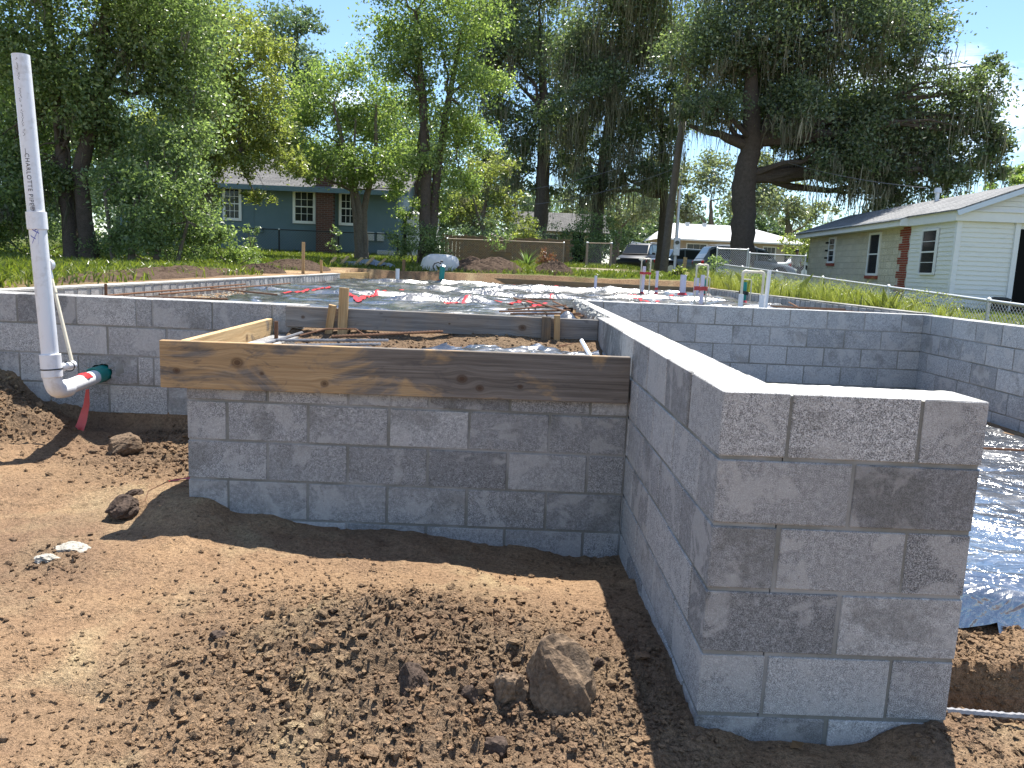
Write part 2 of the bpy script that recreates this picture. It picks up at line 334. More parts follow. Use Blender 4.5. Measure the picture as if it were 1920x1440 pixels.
# ------------------------------------------------------------------ ground (one sheet)
ANCH = np.array([(-4.11, 3.18, -.56), (-3.78, 3.18, -.84), (-3.41, 3.18, -.91), (-2.88, 3.18, -.90), (-2.22, 1.65, -.90), (-1.9, 1.65, -.98), (-1.55, 1.65, -1.03), (-.61, 1.65, -1.09), (-.22, 1.65, -1.14),
    (0, 1.49, -1.12), (0, 1.03, -1.06), (0, .46, -1.03), (0, .04, -1.04), (.25, 0, -1.09), (.43, 0, -1.10), (.72, 0, -1.03), (-2.43, 1.26, -1.0), (-3., 1.4, -1.0), (-1.9, -.3, -1.05), (-.6, -.25, -1.05),
    (-2.6, 2.4, -.95), (-3.4, 2.4, -.96), (-4.3, 2.6, -.64), (-4.5, 1.5, -.86), (-1, .35, -.93), (-.6, .25, -.97), (-1.5, .3, -1.02), (-2, .6, -1.03), (-1.2, 1.1, -1.05), (-3.75, 2.85, -.74), (-4.0, 2.95, -.62), (-.18, .8, -1.05),
    (-1.1, -.1, -1.0), (1.2, -.2, -1.10), (-4, -1, -1.02), (2, -2, -1.08), (-.6, -3, -1.06), (-2.22, 2.4, -.92), (-6, 0, -.98), (-3.6, 2.5, -.88), (-3.2, 2.7, -.96)])
def ground_z(x, y, detail=True):
    x = np.asarray(x, float); y = np.asarray(y, float)
    num = np.zeros_like(x); den = np.zeros_like(x)
    for ax, ay, az in ANCH:
        w = 1/(((x-ax)**2+(y-ay)**2)+.02)**2; num += w*az; den += w
    front = num/den
    zl = np.interp(y, [-20, 2.2, 3.2, 6, 15, 28, 60, 120, 500], [-.9, -.75, -.45, -.03, .03, .45, .8, 1.2, 1.5])
    zr = np.interp(y, [-20, 1, 6, 21, 30, 46, 60, 120, 500], [-1.1, -1.05, -.66, -.13, -.1, .3, .75, 1.2, 1.5])
    back = zl+(zr-zl)*sstep(3.8, 5.4, x)
    far = sstep(3.10, 3.35, y)
    side = np.maximum(sstep(-4.5, -5.6, x)*sstep(1.2, 3.2, y), sstep(4.0, 4.3, x)*sstep(-.3, .6, y))
    z = front*(1-np.maximum(far, side))+back*np.maximum(far, side)
    rough = 0*x
    mound = np.exp(-(((x+.92)/.95)**2+((y-.15)/.72)**2)**1.7)
    ml = np.exp(-(((x+4.0)/.5)**2+((y-2.85)/.42)**2)**1.5); mc = np.exp(-(((x+2.75)/.5)**2+((y-2.35)/.5)**2))
    rough = np.clip(mound*1.1+ml*1.2+.55*mc+.45*sstep(.05, .5, fbm(x*1.1, y*1.1, 5, 3)), 0, 1)
    n = fbm(x*2.1, y*2.1, 11, 3)*.022
    if detail:
        n = n+rough*(np.abs(fbm(x*9, y*9, 21, 3))*-.035+.012+fbm(x*22, y*22, 31, 3, .6)*.026+np.clip(fbm(x*30, y*30, 41, 2)-.05, 0, 1)*.045)+(1-rough)*(fbm(x*16, y*16, 51, 4, .55)*.009+.010*sstep(.02, .08, fbm(x*2.3, y*2.3, 55, 4, .55))-.012*sstep(.10, .14, fbm(x*3.1+7, y*3.1, 57, 4, .6)))
    near = sstep(8, 4, np.hypot(x+.6, y))
    z = z+n*np.where(near > 0, near, 0)+(1-near)*fbm(x*.5, y*.5, 61, 3)*.05
    # inside of the foundation
    porch = (x > -2.12) & (x < .1) & (y > 1.74) & (y < 3.27)
    z = np.where(porch, -.255+.10*sstep(2.75, 3.27, y)+fbm(x*5, y*5, 71, 4, .6)*.03+.03*sstep(-1.2, -.6, x), z)
    open_ = (x > -2.0) & (x < .1) & (y >= 3.27) & (y < 3.7)
    slab = ((x > -4.32) & (x < .1) & (y > 3.27) | (x > -4.32) & (x < 4.02) & (y > 6.37)) & (y < 17.1)
    z = np.where(slab, -.165+fbm(x*3, y*3, 81, 3)*.015, z)
    gar = (x > .1) & (x < 4.02) & (y > .10) & (y <= 6.37)
    edge = .20+.05*fbm(x*3.3, y*0+2, 91, 3)
    st = sstep(edge-.035, edge+.02, y)
    gz = -1.11+.19*st+fbm(x*7, y*7, 93, 4, .6)*.035*sstep(.75, .45, y)+fbm(x*26, y*26, 94, 3, .6)*.02*sstep(.7, .4, y)
    z = np.where(gar, gz, z)
    rough = np.where(gar & (y < .6), .4, rough); rough = np.where(porch, .8, rough); rough = np.where(slab, .25, rough)
    return z, rough
xs = np.unique(np.round(np.concatenate([np.linspace(-420, -40, 20), np.linspace(-40, -16, 25), np.arange(-16, -4.7, .25), np.arange(-4.7, 2.4, .0150), np.arange(2.4, 16, .2), np.linspace(16, 40, 25), np.linspace(40, 420, 20), [-4.33, -4.31, 4.01, 4.03, .09, .11]]), 4))
ys = np.unique(np.round(np.concatenate([np.linspace(-200, -20, 10), np.arange(-20, -1, .6), np.arange(-1, -.45, .05), np.arange(-.45, 3.4, .0150), np.arange(3.4, 40, .25), np.linspace(40, 90, 26), np.linspace(95, 600, 20), [3.26, 3.28, 6.36, 6.38, 17.09, 17.11]]), 4))
GX, GY = np.meshgrid(xs, ys); GZ, RGH = ground_z(GX, GY)
def slabdist(x, y):
    dx = np.maximum(np.maximum(-4.4-x, x-4.1), 0); dy = np.maximum(np.maximum(.5-y, y-17.2), 0); return np.hypot(dx, dy)
def path_mask(x, y):
    return sstep(.4, .75, np.exp(-((x-2.4)/3.4)**2-((y-23.2)/2.6)**2)+.25*fbm(x*.6, y*.6, 101, 3)) + sstep(44, 47, y)*sstep(9, 5, np.abs(x-12))*.6
def grass_mask(x, y):
    d = slabdist(x, y)+2.4*sstep(17.0, 17.4, y)+.5*sstep(-4.5, -4.7, x)+.9*fbm(x*.7, y*.7, 111, 3)+.35*fbm(x*3, y*3, 112, 2)
    g = sstep(.9, 1.6, d-.9*sstep(-4, -6, x)*0)*sstep(4.2, 7.0, y+.8*fbm(x, y, 113, 2))
    return g
GM = grass_mask(GX, GY); PM = np.clip(path_mask(GX, GY), 0, 1); GM = GM*(1-PM)
nx, ny = len(xs), len(ys)
ii = (np.arange(ny-1)[:, None]*nx+np.arange(nx-1)[None, :]).ravel()
gm_ = np_mesh('ground', np.stack([GX.ravel(), GY.ravel(), GZ.ravel()], 1), np.stack([ii, ii+1, ii+nx+1, ii+nx], 1), True,
              vattr={'grass': GM.ravel(), 'rough': RGH.ravel(), 'path': PM.ravel()})
structure('ground', gm_, M['dirt'])
def gz1(x, y): return float(ground_z(np.array([x]), np.array([y]))[0][0])

# ------------------------------------------------------------------ block walls
U = .2032; JT = .0125; BT = .194
_bm_cache = {}
def block_mesh(w, d, h, var=0):
    k = (round(w, 3), round(d, 3), round(h, 3), var)
    if k in _bm_cache: return _bm_cache[k]
    bm = bmesh.new(); bmesh.ops.create_cube(bm, size=1); rg = random.Random(hash(k) & 0xffff)
    for q in bm.verts: q.co = Vector((q.co.x*w, q.co.y*d, q.co.z*h))
    bmesh.ops.bevel(bm, geom=bm.edges[:], offset=.0028, segments=1, affect='EDGES', profile=.5)
    for q in bm.verts: q.co += Vector((rg.uniform(-.0012, .0012), rg.uniform(-.0012, .0012), rg.uniform(-.0012, .0012)))
    m = bpy.data.meshes.new('concrete_block'); bm.to_mesh(m); bm.free(); _bm_cache[k] = m; return m
def put_block(par, a, b, org, mat='block', var=None):
    """box a..b in world space, parented to par (at org)"""
    w, d, h = (b[i]-a[i] for i in range(3)); me = block_mesh(w, d, h, random.randrange(3) if var is None else var)
    if not me.materials: me.materials.append(M['block'])
    o = part('concrete_block', me, None, par, tuple((a[i]+b[i])/2-org[i] for i in range(3)))
    o.location.x += random.uniform(-.0012, .0012); o.location.y += random.uniform(-.0012, .0012)
    if mat != 'block':
        o.material_slots[0].link = 'OBJECT'; o.material_slots[0].material = M[mat]
    return o
def zrow(k): return (-U*k+JT, -U*(k-1))         # row k from the top (1..): z bottom, top
def joints(a, b, first, pitch=.4064):
    """spans (start,end) of blocks between a and b with joints centred at first+n*pitch"""
    js = [first+n*pitch for n in range(-40, 60)]; js = [j for j in js if a+.05 < j < b-.05]
    e = [a]+js+[b]; return [(e[i]+(JT/2 if i else 0), e[i+1]-(JT/2 if i < len(e)-2 else 0)) for i in range(len(e)-1)]
def core(par, a, b, org, mat='mortar', rec=.005):
    part('mortar', MB().box((a[0]+rec, a[1]+rec, a[2]), (b[0]-rec, b[1]-rec, b[2]-rec)).mesh('mortar', off=org), M[mat], par)

# garage side wall with the return facing the camera
WR = .775; o0 = (0, 0, -1.5)
gw = thing('block_wall', 'grey concrete block wall ending in a short return beside the boarded porch', 'block wall', o0)
PY1 = 6.27
for k in range(1, 8):
    z0, z1 = zrow(k)
    if k % 2:   # corner block along Y
        ysp = joints(0, PY1, .402); fr = [(BT+JT, .585-.005), (.585+.005, WR)]
    else:
        ysp = [(BT+JT, .60)]+joints(.61, PY1, .60+.0032+.4064)
        fr = [(0, .398), (.398+JT, WR)]
    for (a, b) in ysp:
        if k == 1 and a > 3.2: put_block(gw, (.095, a, z0), (BT, b, z1), o0)      # header block, inner half cut away for the slab
        else: put_block(gw, (0, a, z0), (BT, b, z1), o0)
    for (a, b) in fr: put_block(gw, (a, 0, z0), (b, BT, z1), o0)
core(gw, (0, 0, -1.42), (BT, 3.19, 0), o0); core(gw, (.095, 3.186, -1.42), (BT, PY1, 0), o0)
core(gw, (0, 3.19, -1.42), (.1, PY1, -.203), o0)
core(gw, (BT-.006, 0, -1.42), (WR, BT, -.001), o0)
def skim(par, x0, x1, y0, y1, org, seed, zt=.002, name='grout_top'):
    nx_, ny_ = max(3, int((x1-x0)/.012)), max(3, int((y1-y0)/.012)); gx, gy = np.meshgrid(np.linspace(x0, x1, nx_), np.linspace(y0, y1, ny_))
    ed = np.minimum(np.minimum(gx-x0, x1-gx), np.minimum(gy-y0, y1-gy)); z = zt+.0035*fbm(gx*30, gy*30, seed, 3)+.003*fbm(gx*7, gy*7, seed+3, 2)-.008*(ed < .002)
    gx = gx+(ed < .002)*.004*fbm(gx*25, gy*25, seed+7, 3); gy = gy+(ed < .002)*.004*fbm(gx*25+9, gy*25, seed+8, 3)
    i = (np.arange(ny_-1)[:, None]*nx_+np.arange(nx_-1)[None]).ravel(); V = np.stack([gx.ravel()-org[0], gy.ravel()-org[1], z.ravel()-org[2]], 1)
    return part(name, np_mesh(name, V, np.stack([i, i+1, i+nx_+1, i+nx_], 1), True), M['grout'], par)
skim(gw, .002, BT-.002, .198, 3.19, o0, 61); skim(gw, .097, BT-.002, 3.192, PY1-.002, o0, 62); skim(gw, .002, WR-.002, .002, .1965, o0, 63)
# rough mortar lumps on the broken inner edge
lm = MB()
for i in range(70):
    y = 3.25+3.0*i/70+random.uniform(-.02, .02); w_ = random.uniform(.012, .035); zz = random.uniform(-.10, -.02)
    bm = bmesh.new(); bmesh.ops.create_icosphere(bm, subdivisions=1, radius=1)
    lm.add([(.088+q.co.x*w_*.9*random.uniform(.7, 1.2), y+q.co.y*w_*1.1, zz+q.co.z*w_*1.6*random.uniform(.7, 1.2)) for q in bm.verts], [[q.index for q in t.verts] for t in bm.faces]); bm.free()
part('mortar_lumps', lm.mesh('mortar_lumps', off=o0), M['pale'], gw)['kind'] = 'stuff'

# porch front wall (lower, under the plank)
YM, XM = 1.652, -2.22; o0 = (-1.1, YM, -1.5)
pw = thing('block_wall', 'low grey concrete block wall under the long weathered plank', 'block wall', o0)
XE = -.008
for k in range(2, 8):
    z0, z1 = zrow(k)
    if k % 2: sp = joints(XM, XE, XM+.2)        # rows with a half block at the corner
    else: sp = joints(XM, XE, XM+.402)
    for a, b in sp: put_block(pw, (a, YM, z0), (b, YM+BT, z1), o0)
core(pw, (XM, YM, -1.42), (.0035, YM+BT, -.203), o0)
# porch left flank
for k in range(2, 7):
    z0, z1 = zrow(k)
    for a, b in joints(YM+BT+JT, 3.165, YM+.4 if k % 2 else YM+.6): put_block(pw, (XM, a, z0), (XM+BT, b, z1), o0)
core(pw, (XM, YM+BT, -1.3), (XM+BT, 3.17, -.203), o0)

# front wall on the left
YL = 3.176; XA, XB = -4.42, -2.03; o0 = (-3.2, YL, -1.2)
fw = thing('block_wall', 'grey concrete block wall with the teal sleeve through a hole', 'block wall', o0)
R1 = [-4.395, -3.99, -3.585, -3.175, -3.065, -2.655, -2.245]
hole_c = (-3.43, -.528)
for k in range(1, 7):
    z0, z1 = zrow(k)
    if k == 2 or k == 4: sp = joints(XA, XB, -3.377)
    elif k == 6: sp = joints(XA, XB, -3.29)
    else:
        e = [XA]+[j for j in (R1 if k != 5 else [-4.2, -3.8, -3.39, -2.99, -2.58, -2.2]) if j > XA+.05]+[XB]; sp = [(e[i]+.005*(i > 0), e[i+1]-.005*(i < len(e)-2)) for i in range(len(e)-1)]
    for a, b in sp:
        if k == 3 and a < hole_c[0] < b:
            # block with a rough round hole broken through it
            n = 28; mb = MB(); F = []; V = []
            rg = random.Random(5)
            for i in range(n):
                an = 2*math.pi*i/n; ca, sa = math.cos(an), math.sin(an); rr = .066+rg.uniform(-.007, .010)
                x_, z_ = hole_c[0]+rr*ca*1.05, max(z0+.002, min(z1-.002, hole_c[1]+rr*sa))
                tmax = min(((b-hole_c[0]) if ca > 0 else (a-hole_c[0]))/ca if abs(ca) > 1e-6 else 9, ((z1-hole_c[1]) if sa > 0 else (z0-hole_c[1]))/sa if abs(sa) > 1e-6 else 9)
                ex, ez = hole_c[0]+tmax*ca, hole_c[1]+tmax*sa
                V += [(ex, YL, ez), (x_, YL+rg.uniform(0, .008), z_), (x_, YL+.12, z_)]
            for i in range(n):
                j = (i+1) % n; F += [(3*i, 3*j, 3*j+1, 3*i+1), (3*i+1, 3*j+1, 3*j+2, 3*i+2)]
            mb.add(V, F)
            for cx_, cz_ in ((a, z0), (b, z0), (a, z1), (b, z1)):   # corner fill triangles
                idx = sorted(range(n), key=lambda i: (V[3*i][0]-cx_)**2+(V[3*i][2]-cz_)**2)[:2]
                mb.quad(V[3*idx[0]], (cx_, YL, cz_), V[3*idx[1]])
            mb.box((a, YL+.13, z0), (b, YL+BT, z1))
            part('concrete_block', mb.mesh('holed_block', off=o0), M['block'], fw)
        else: put_block(fw, (a, YL, z0), (b, YL+BT, z1), o0)
# mortar core, left open behind the hole
rec = .004; hx0, hx1 = hole_c[0]-.10, hole_c[0]+.10; hz0, hz1 = -.60, -.41
cm = MB()
cm.box((XA, YL+rec, -1.2), (hx0, YL+BT-rec, -rec)); cm.box((hx1, YL+rec, -1.2), (XB-rec, YL+BT-rec, -rec))
cm.box((hx0, YL+rec, -1.2), (hx1, YL+BT-rec, hz0)); cm.box((hx0, YL+rec, hz1), (hx1, YL+BT-rec, -rec))
part('mortar', cm.mesh('mortar', off=o0), M['mortar'], fw)
part('hole_back', MB().box((hx0, YL+.122, hz0), (hx1, YL+.128, hz1)).mesh('hole_back', off=o0), M['dark'], fw)

# garage back wall and right wall
YB, XR = 6.27, 3.894; o0 = (2, YB, -1.1); zb = -.012
bw = thing('block_wall', 'stained grey concrete block wall across the back of the garage pit', 'block wall', o0)
for k in range(1, 6):
    z0, z1 = zrow(k)
    for a, b in joints(BT+.012, XR, .411 if k % 2 else .411+.2032): put_block(bw, (a, YB, z0+zb), (b, YB+BT, z1+zb), o0, 'block_old')
core(bw, (BT+.006, YB, -1.05), (XR, YB+BT, zb), o0)
o0 = (XR, 3, -1.1)
rw = thing('block_wall', 'stained grey concrete block wall along the side of the garage pit', 'block wall', o0)
for k in range(1, 6):
    z0, z1 = zrow(k)
    for a, b in joints(.4, YB+BT, 5.297 if k % 2 else 5.297+.2032): put_block(rw, (XR, a, z0+zb), (XR+BT, b, z1+zb), o0, 'block_old')
core(rw, (XR+.001, .4, -1.05), (XR+BT, YB+BT-.001, zb), o0)
# slab edge rows: short header pieces with wide pale joints
def edge_row(x0, x1, ya, yb, label, pale, pitch, wfill):
    o0 = ((x0+x1)/2, (ya+yb)/2, -.4)
    e = thing('block_wall', label, 'block wall', o0); n = int((yb-ya)/pitch)
    for i in range(n):
        y = ya+i*pitch; w_ = wfill*random.uniform(.86, 1.1); put_block(e, (x0, y+(pitch-w_)/2, -.135+random.uniform(-.006, .006)), (x1, y+(pitch+w_)/2, -.016+random.uniform(-.006, .004)), o0)
    part('mortar', MB().box((x0+.006, ya, -.45), (x1-.006, yb, -.004)).mesh('mortar', off=o0), M[pale], e)
    part('cap', MB().box((x0+.012, ya, -.012), (x1+.004, yb, .004)).mesh('cap', off=o0), M[pale], e)
    return e
edge_row(-4.40, -4.245, YL+BT+.004, 14.9, 'long low row of grey block squares with pale mortar beside the dug earth', 'pale', .205, .150)
edge_row(XR+.012, XR+BT, YB+BT+.004, 16.95, 'long low row of dirty block squares beside the tall weeds', 'mortar', .205, .175)

# ------------------------------------------------------------------ form boards and stakes
def plank(name, label, p0, p1, h, th, mat, ztop=None, cat='board', group=None):
    """plank between p0 and p1 (centre of top edge line), height h"""
    a, b = Vector(p0), Vector(p1); L = (b-a).length; d = (b-a)
    me = MB().box((-L/2, -th/2, -h/2), (L/2, th/2, h/2), .003).mesh(name)
    ry = -math.asin(d.z/L); rz = math.atan2(d.y, d.x)
    c = (a+b)/2; o = single(name, me, M[mat], label, cat, (c.x, c.y, c.z-h/2), (0, ry, rz), group); return o
plank('form_plank', 'long weathered plank nailed across the porch block wall, orange at one end', (-2.335, YM-.021, -.102), (-.012, YM-.021, -.09), .235, .038, 'plank_front')
plank('form_plank', 'clean yellow plank running back from the end of the weathered plank', (-2.252, YM+.002, -.108), (-2.252, 3.172, -.095), .20, .038, 'plank_side')
plank('form_plank', 'grey plank with a knot bridging the gap behind the porch', (-2.14, YL-.022, -.004), (-.004, YL-.022, -.012), .142, .038, 'plank_grey')
plank('wood_strip', 'thin yellow strip lying along the foot of the yellow plank', (-2.215, 2.0, -.235), (-2.19, 3.12, -.215), .03, .06, 'form')
def stake(label, x, y, z0, z1, w=.05, t=.028, lean=(0, 0), mat='wood', rz=0, group=None, name='wooden_stake'):
    h = z1-z0; mb = MB(); top = h/2
    mb.add([(-h/2, -t/2, -w/2), (h/2, -t/2, -w/2), (h/2, t/2, -w/2), (-h/2, t/2, -w/2), (-h/2-.05, -t/4, 0), (-h/2-.05, t/4, 0), (-h/2, -t/2, w/2), (h/2, -t/2, w/2), (h/2, t/2, w/2), (-h/2, t/2, w/2)],
           [(1, 2, 8, 7), (0, 1, 7, 6), (2, 3, 9, 8), (0, 3, 2, 1), (6, 7, 8, 9), (0, 6, 4), (3, 5, 9), (0, 4, 5, 3), (6, 9, 5, 4)])
    me = mb.mesh(name)
    R = Matrix.Rotation(rz, 4, 'Z') @ Matrix.Rotation(lean[0], 4, 'X') @ Matrix.Rotation(lean[1], 4, 'Y') @ Matrix.Rotation(-math.pi/2, 4, 'Y')
    return single(name, me, M[mat], label, 'stake', (x, y, (z0+z1)/2), R.to_euler(), group)
stake('tan upright stake standing above the grey plank behind the porch', -1.745, YL-.058, -.25, .135, .062, .03, (0, .03), 'wood')
stake('pale leaning stake braced against the tan upright stake', -1.83, YL-.075, -.25, .02, .05, .025, (.12, .16), 'wood')
stake('dark brown stake nailed flat against the grey plank', -.36, YL-.058, -.32, -.004, .062, .03, (0, 0), 'wood_dark')
stake('pale split stake beside the dark brown stake on the grey plank', -.285, YL-.062, -.32, .012, .040, .03, (.03, -.03), 'wood')
plank('form_plank', 'yellow form board extending the low block row on the slab edge', (-4.3, 14.92, .012), (-4.02, 17.2, .015), .15, .04, 'form')
plank('form_plank', 'long tan form board closing the far side of the slab', (-4.0, 17.22, .012), (4.05, 16.96, -.01), .16, .04, 'form_shaded')
for (x, y, z1, w_, lb) in ((-4.52, 12.86, .60, .055, 'tall pale stake beside the low block row near dug earth'), (-4.58, 14.6, .27, .05, 'short pale stake behind the tall pale stake'), (-5.2, 19.5, .30, .06, 'small tan stake standing in the lawn by the earth heap'),
    (-3.2, 17.33, .36, .075, 'brown stake behind the white pipe at the far form board'), (-.46, 17.6, .40, .07, 'brown stake standing in the soil heap behind the form board'), (.55, 17.5, .22, .07, 'thick brown stake between soil heap and twin stakes')):
    stake(lb, x, y, -.2, z1, w_, .035, (random.uniform(-.04, .04), random.uniform(-.05, .05)), 'wood' if 'pale' in lb or 'tan' in lb else 'wood_dark')
for (x, y, z1) in ((1.05, 17.32, .14), (1.28, 17.34, .12), (-1.35, 17.33, .13), (-.35, 17.33, .10), (-2.35, 17.34, .14), (-3.5, 17.33, .07)):
    stake('short yellow stake holding the far form board', x, y, -.2, z1, .055, .04, (random.uniform(-.05, .05), random.uniform(-.06, .06)), 'form', 0, 'short stakes behind the far form board')

# ------------------------------------------------------------------ plastic sheets
def ridge(x, y, s, o=3):
    t = 0; a = 1
    for k in range(o): t = t+a*(1-np.abs(2*vn(x*2**k, y*2**k, s+k)-1)); a *= .5
    return t/1.75
def plastic_z(x, y):
    wx = x+.4*fbm(x*.8, y*.8, 201, 2); wy = y+.35*fbm(x*.6+5, y*.7, 202, 2)
    h = .060*ridge(wx*.55, wy*1.5, 203, 3)**3+.034*ridge(wx*1.8+3, wy*3.6, 206, 2)**2+.016*fbm(x*5, y*8, 209, 3)
    for yk, xa_, xb_, am, wd in ((6.9, -2.2, -.6, .05, .05), (8.1, -3.4, -1.2, .06, .06), (9.7, -1.8, 1.6, .06, .07), (10.9, .6, 3.6, .07, .07), (11.8, -3.2, -.4, .06, .07), (12.9, -1.4, 2.6, .08, .08), (14.3, -3.6, .2, .07, .09), (15.4, -.8, 3.5, .06, .08), (9.0, 1.0, 3.4, .05, .06)):
        d = y-yk-.16*np.sin(x*1.1+yk)-.08*fbm(x*1.5, y*0+yk, 214, 2); h = h+am*np.exp(-(d/wd)**2)*sstep(xa_, xa_+.5, x)*sstep(xb_, xb_-.5, x)*(.6+.8*vn(x*2.2, y*0+yk, 215))
    return -.155+h+.02*fbm(x*.5, y*.6, 212, 2)
def sheet(name, xa, xb, ya, yb, res, zf, keep, label, mat='plastic'):
    X = np.arange(xa, xb+res/2, res); Yv = np.arange(ya, yb+res/2, res); gx, gy = np.meshgrid(X, Yv)
    gz = zf(gx, gy); n = len(X); i = (np.arange(len(Yv)-1)[:, None]*n+np.arange(n-1)[None, :]).ravel()
    F = np.stack([i, i+1, i+n+1, i+n], 1); cx = gx.ravel()[F].mean(1); cy = gy.ravel()[F].mean(1); F = F[keep(cx, cy)]
    used = np.unique(F); mp_ = -np.ones(gx.size, int); mp_[used] = np.arange(len(used)); V = np.stack([gx.ravel(), gy.ravel(), gz.ravel()], 1)[used]
    c = V.mean(0); me = np_mesh(name, V-c, mp_[F], True); return single(name, me, M[mat], label, 'plastic sheet', tuple(c))
def keep_slab(x, y):
    a = (x < -.02) & (y > 3.55+.12*fbm(x*2, y*0, 220, 2)) | (y > 6.49)
    e = x > -4.24+.75*sstep(10.5, 4.2, y)+.25*fbm(y*1.1, x*1.1, 221, 3)
    return a & e
sheet('plastic_sheet', -4.22, 3.88, 3.4, 16.9, .042, plastic_z, keep_slab, 'large wrinkled black plastic sheet spread over the house slab')
def porch_z(x, y):
    return ground_z(x, y, False)[0]+.022+.05*ridge(x*1.6+2, y*3.1, 231, 3)**2*sstep(-2.2, -1.6, x)+.012*fbm(x*9, y*12, 234, 3)
sheet('plastic_sheet', -1.98, -.05, 1.9, 2.86, .016, porch_z, lambda x, y: (y < 2.72+.13*fbm(x*2.4, y*2, 235, 3)-.08*sstep(-1.2, -1.9, x)) & (x > -1.9+.1*fbm(y*4, x, 236, 2)), 'black plastic sheet bunched on the porch fill behind the weathered plank')
def gar_z(x, y):
    wx = x+.25*fbm(x*1.2, y*1.2, 241, 2); wy = y+.25*fbm(x*1.1, y*1.3, 242, 2)
    roll_ = .085*np.exp(-((y-.56-.06*np.sin(x*2.3+.6))/.06)**2)-.09*sstep(.52, .43, y)+.03*np.exp(-((y-.80-.10*np.sin(x*1.7))/.05)**2)
    return -.882+.030*ridge(wx*1.1, wy*2.0, 243, 3)**3+.016*ridge(wx*3.1+wy, wy*4.2-wx, 246, 2)**2+.006*fbm(x*9, y*9, 248, 3)+roll_
sheet('plastic_sheet', .9, 3.72, .42, 6.2, .026, gar_z, lambda x, y: (y > .44+.05*fbm(x*3, y*0, 249, 2)) & (x < 3.62+.1*fbm(y*2, x*0, 250, 2)) & (x > .85), 'shiny wrinkled black plastic sheet lying in the garage pit', 'plastic_pit')
sheet('plastic_flap', -.34, .02, 3.5, 3.95, .02, lambda x, y: plastic_z(x, y)+.13*np.exp(-(((x+.17)/.09)**2+((y-3.7)/.09)**2)), lambda x, y: np.abs(x+.17)+np.abs(y-3.72) < .24, 'black plastic corner folded up in a peak beside the scattered rebar')

# red tape on the big sheet
TAPES = [[(-3.39, 7.48), (-3.36, 8.39), (-3.3, 9.81)], [(-2.58, 7.35), (-2.22, 6.21), (-2.34, 8.39)], [(-2.39, 8.77), (-2.37, 9.02)], [(-2.3, 9.61), (-2.27, 10.19)], [(-1.32, 6.17), (-1.12, 6.72), (-1.0, 7.1)], [(-0.92, 7.62), (-0.68, 6.98)], [(-0.6, 6.67), (-0.43, 7.78), (-0.28, 7.2)], [(-0.4, 6.26), (-0.19, 6.77)], [(-0.5, 15.54), (-0.41, 15.23)], [(-0.08, 14.45), (0.23, 15.81)], [(0.34, 15.53), (0.49, 15.33)], [(1.5, 11.99), (1.49, 10.58), (1.56, 9.67)], [(1.26, 11.48), (1.46, 12.22)], [(1.66, 9.95), (1.76, 10.24)], [(1.23, 14.07), (1.44, 14.71)], [(-0.01, 9.43), (0.21, 10.3)], [(2.21, 11.78), (2.56, 12.93)]]
def ribbon(path, w, zf, lift=.006, step=.05):
    P = []; 
    for a, b in zip(path[:-1], path[1:]):
        n = max(2, int(math.dist(a, b)/step)); P += [(a[0]+(b[0]-a[0])*i/n, a[1]+(b[1]-a[1])*i/n) for i in range(n)]
    P.append(path[-1]); P = np.array(P); T = np.gradient(P, axis=0); T /= np.linalg.norm(T, axis=1)[:, None]+1e-9; N = np.stack([-T[:, 1], T[:, 0]], 1)
    wv = w*(1+.25*np.sin(np.arange(len(P))*1.7)); rows = []
    for k in (-.5, 0, .5):
        q = P+N*(wv*k)[:, None]; rows.append(np.column_stack([q, zf(q[:, 0], q[:, 1])+lift+.008*(k == 0)]))
    n = len(P); V = np.concatenate(rows); F = [(k*n+i, k*n+i+1, (k+1)*n+i+1, (k+1)*n+i) for k in (0, 1) for i in range(n-1)]
    return V, np.array(F)
TLAB = ['longest straight red tape strip near the low row of block squares', 'V shaped red tape strip on the plastic behind the tan upright stake', 'tiny red tape scrap just beyond the V shaped strip', 'small red tape scrap two steps beyond the V shaped strip', 'orange red tape strip in the middle of the plastic before the rebar heap', 'short slanting red tape strip between the orange strip and the rebar heap',
 'bent red tape strip lying beneath the rebar heap', 'short red tape strip under the near rods of the rebar heap', 'small red tape scrap near the grey pipe offcut', 'faded red tape strip by the far form board', 'short red tape scrap beside the faded strip', 'long curving red tape strip before the narrow taped pipe loop', 'red tape scrap at the end of the long curving strip', 'small red tape scrap close to the garage back wall', 'red tape scrap at the foot of the lone lilac stub', 'red tape strip beyond the rebar heap', 'red tape strip between the slim lilac stub and the wide taped loop']
for t_, tl_ in zip(TAPES, TLAB):
    V, F = ribbon(t_, .058, plastic_z, .010); c = V.mean(0)
    single('tape_strip', np_mesh('tape', V-c, F, True), M['tape'], tl_, 'tape', tuple(c), (0, 0, 0), 'red tape strips on the slab plastic')

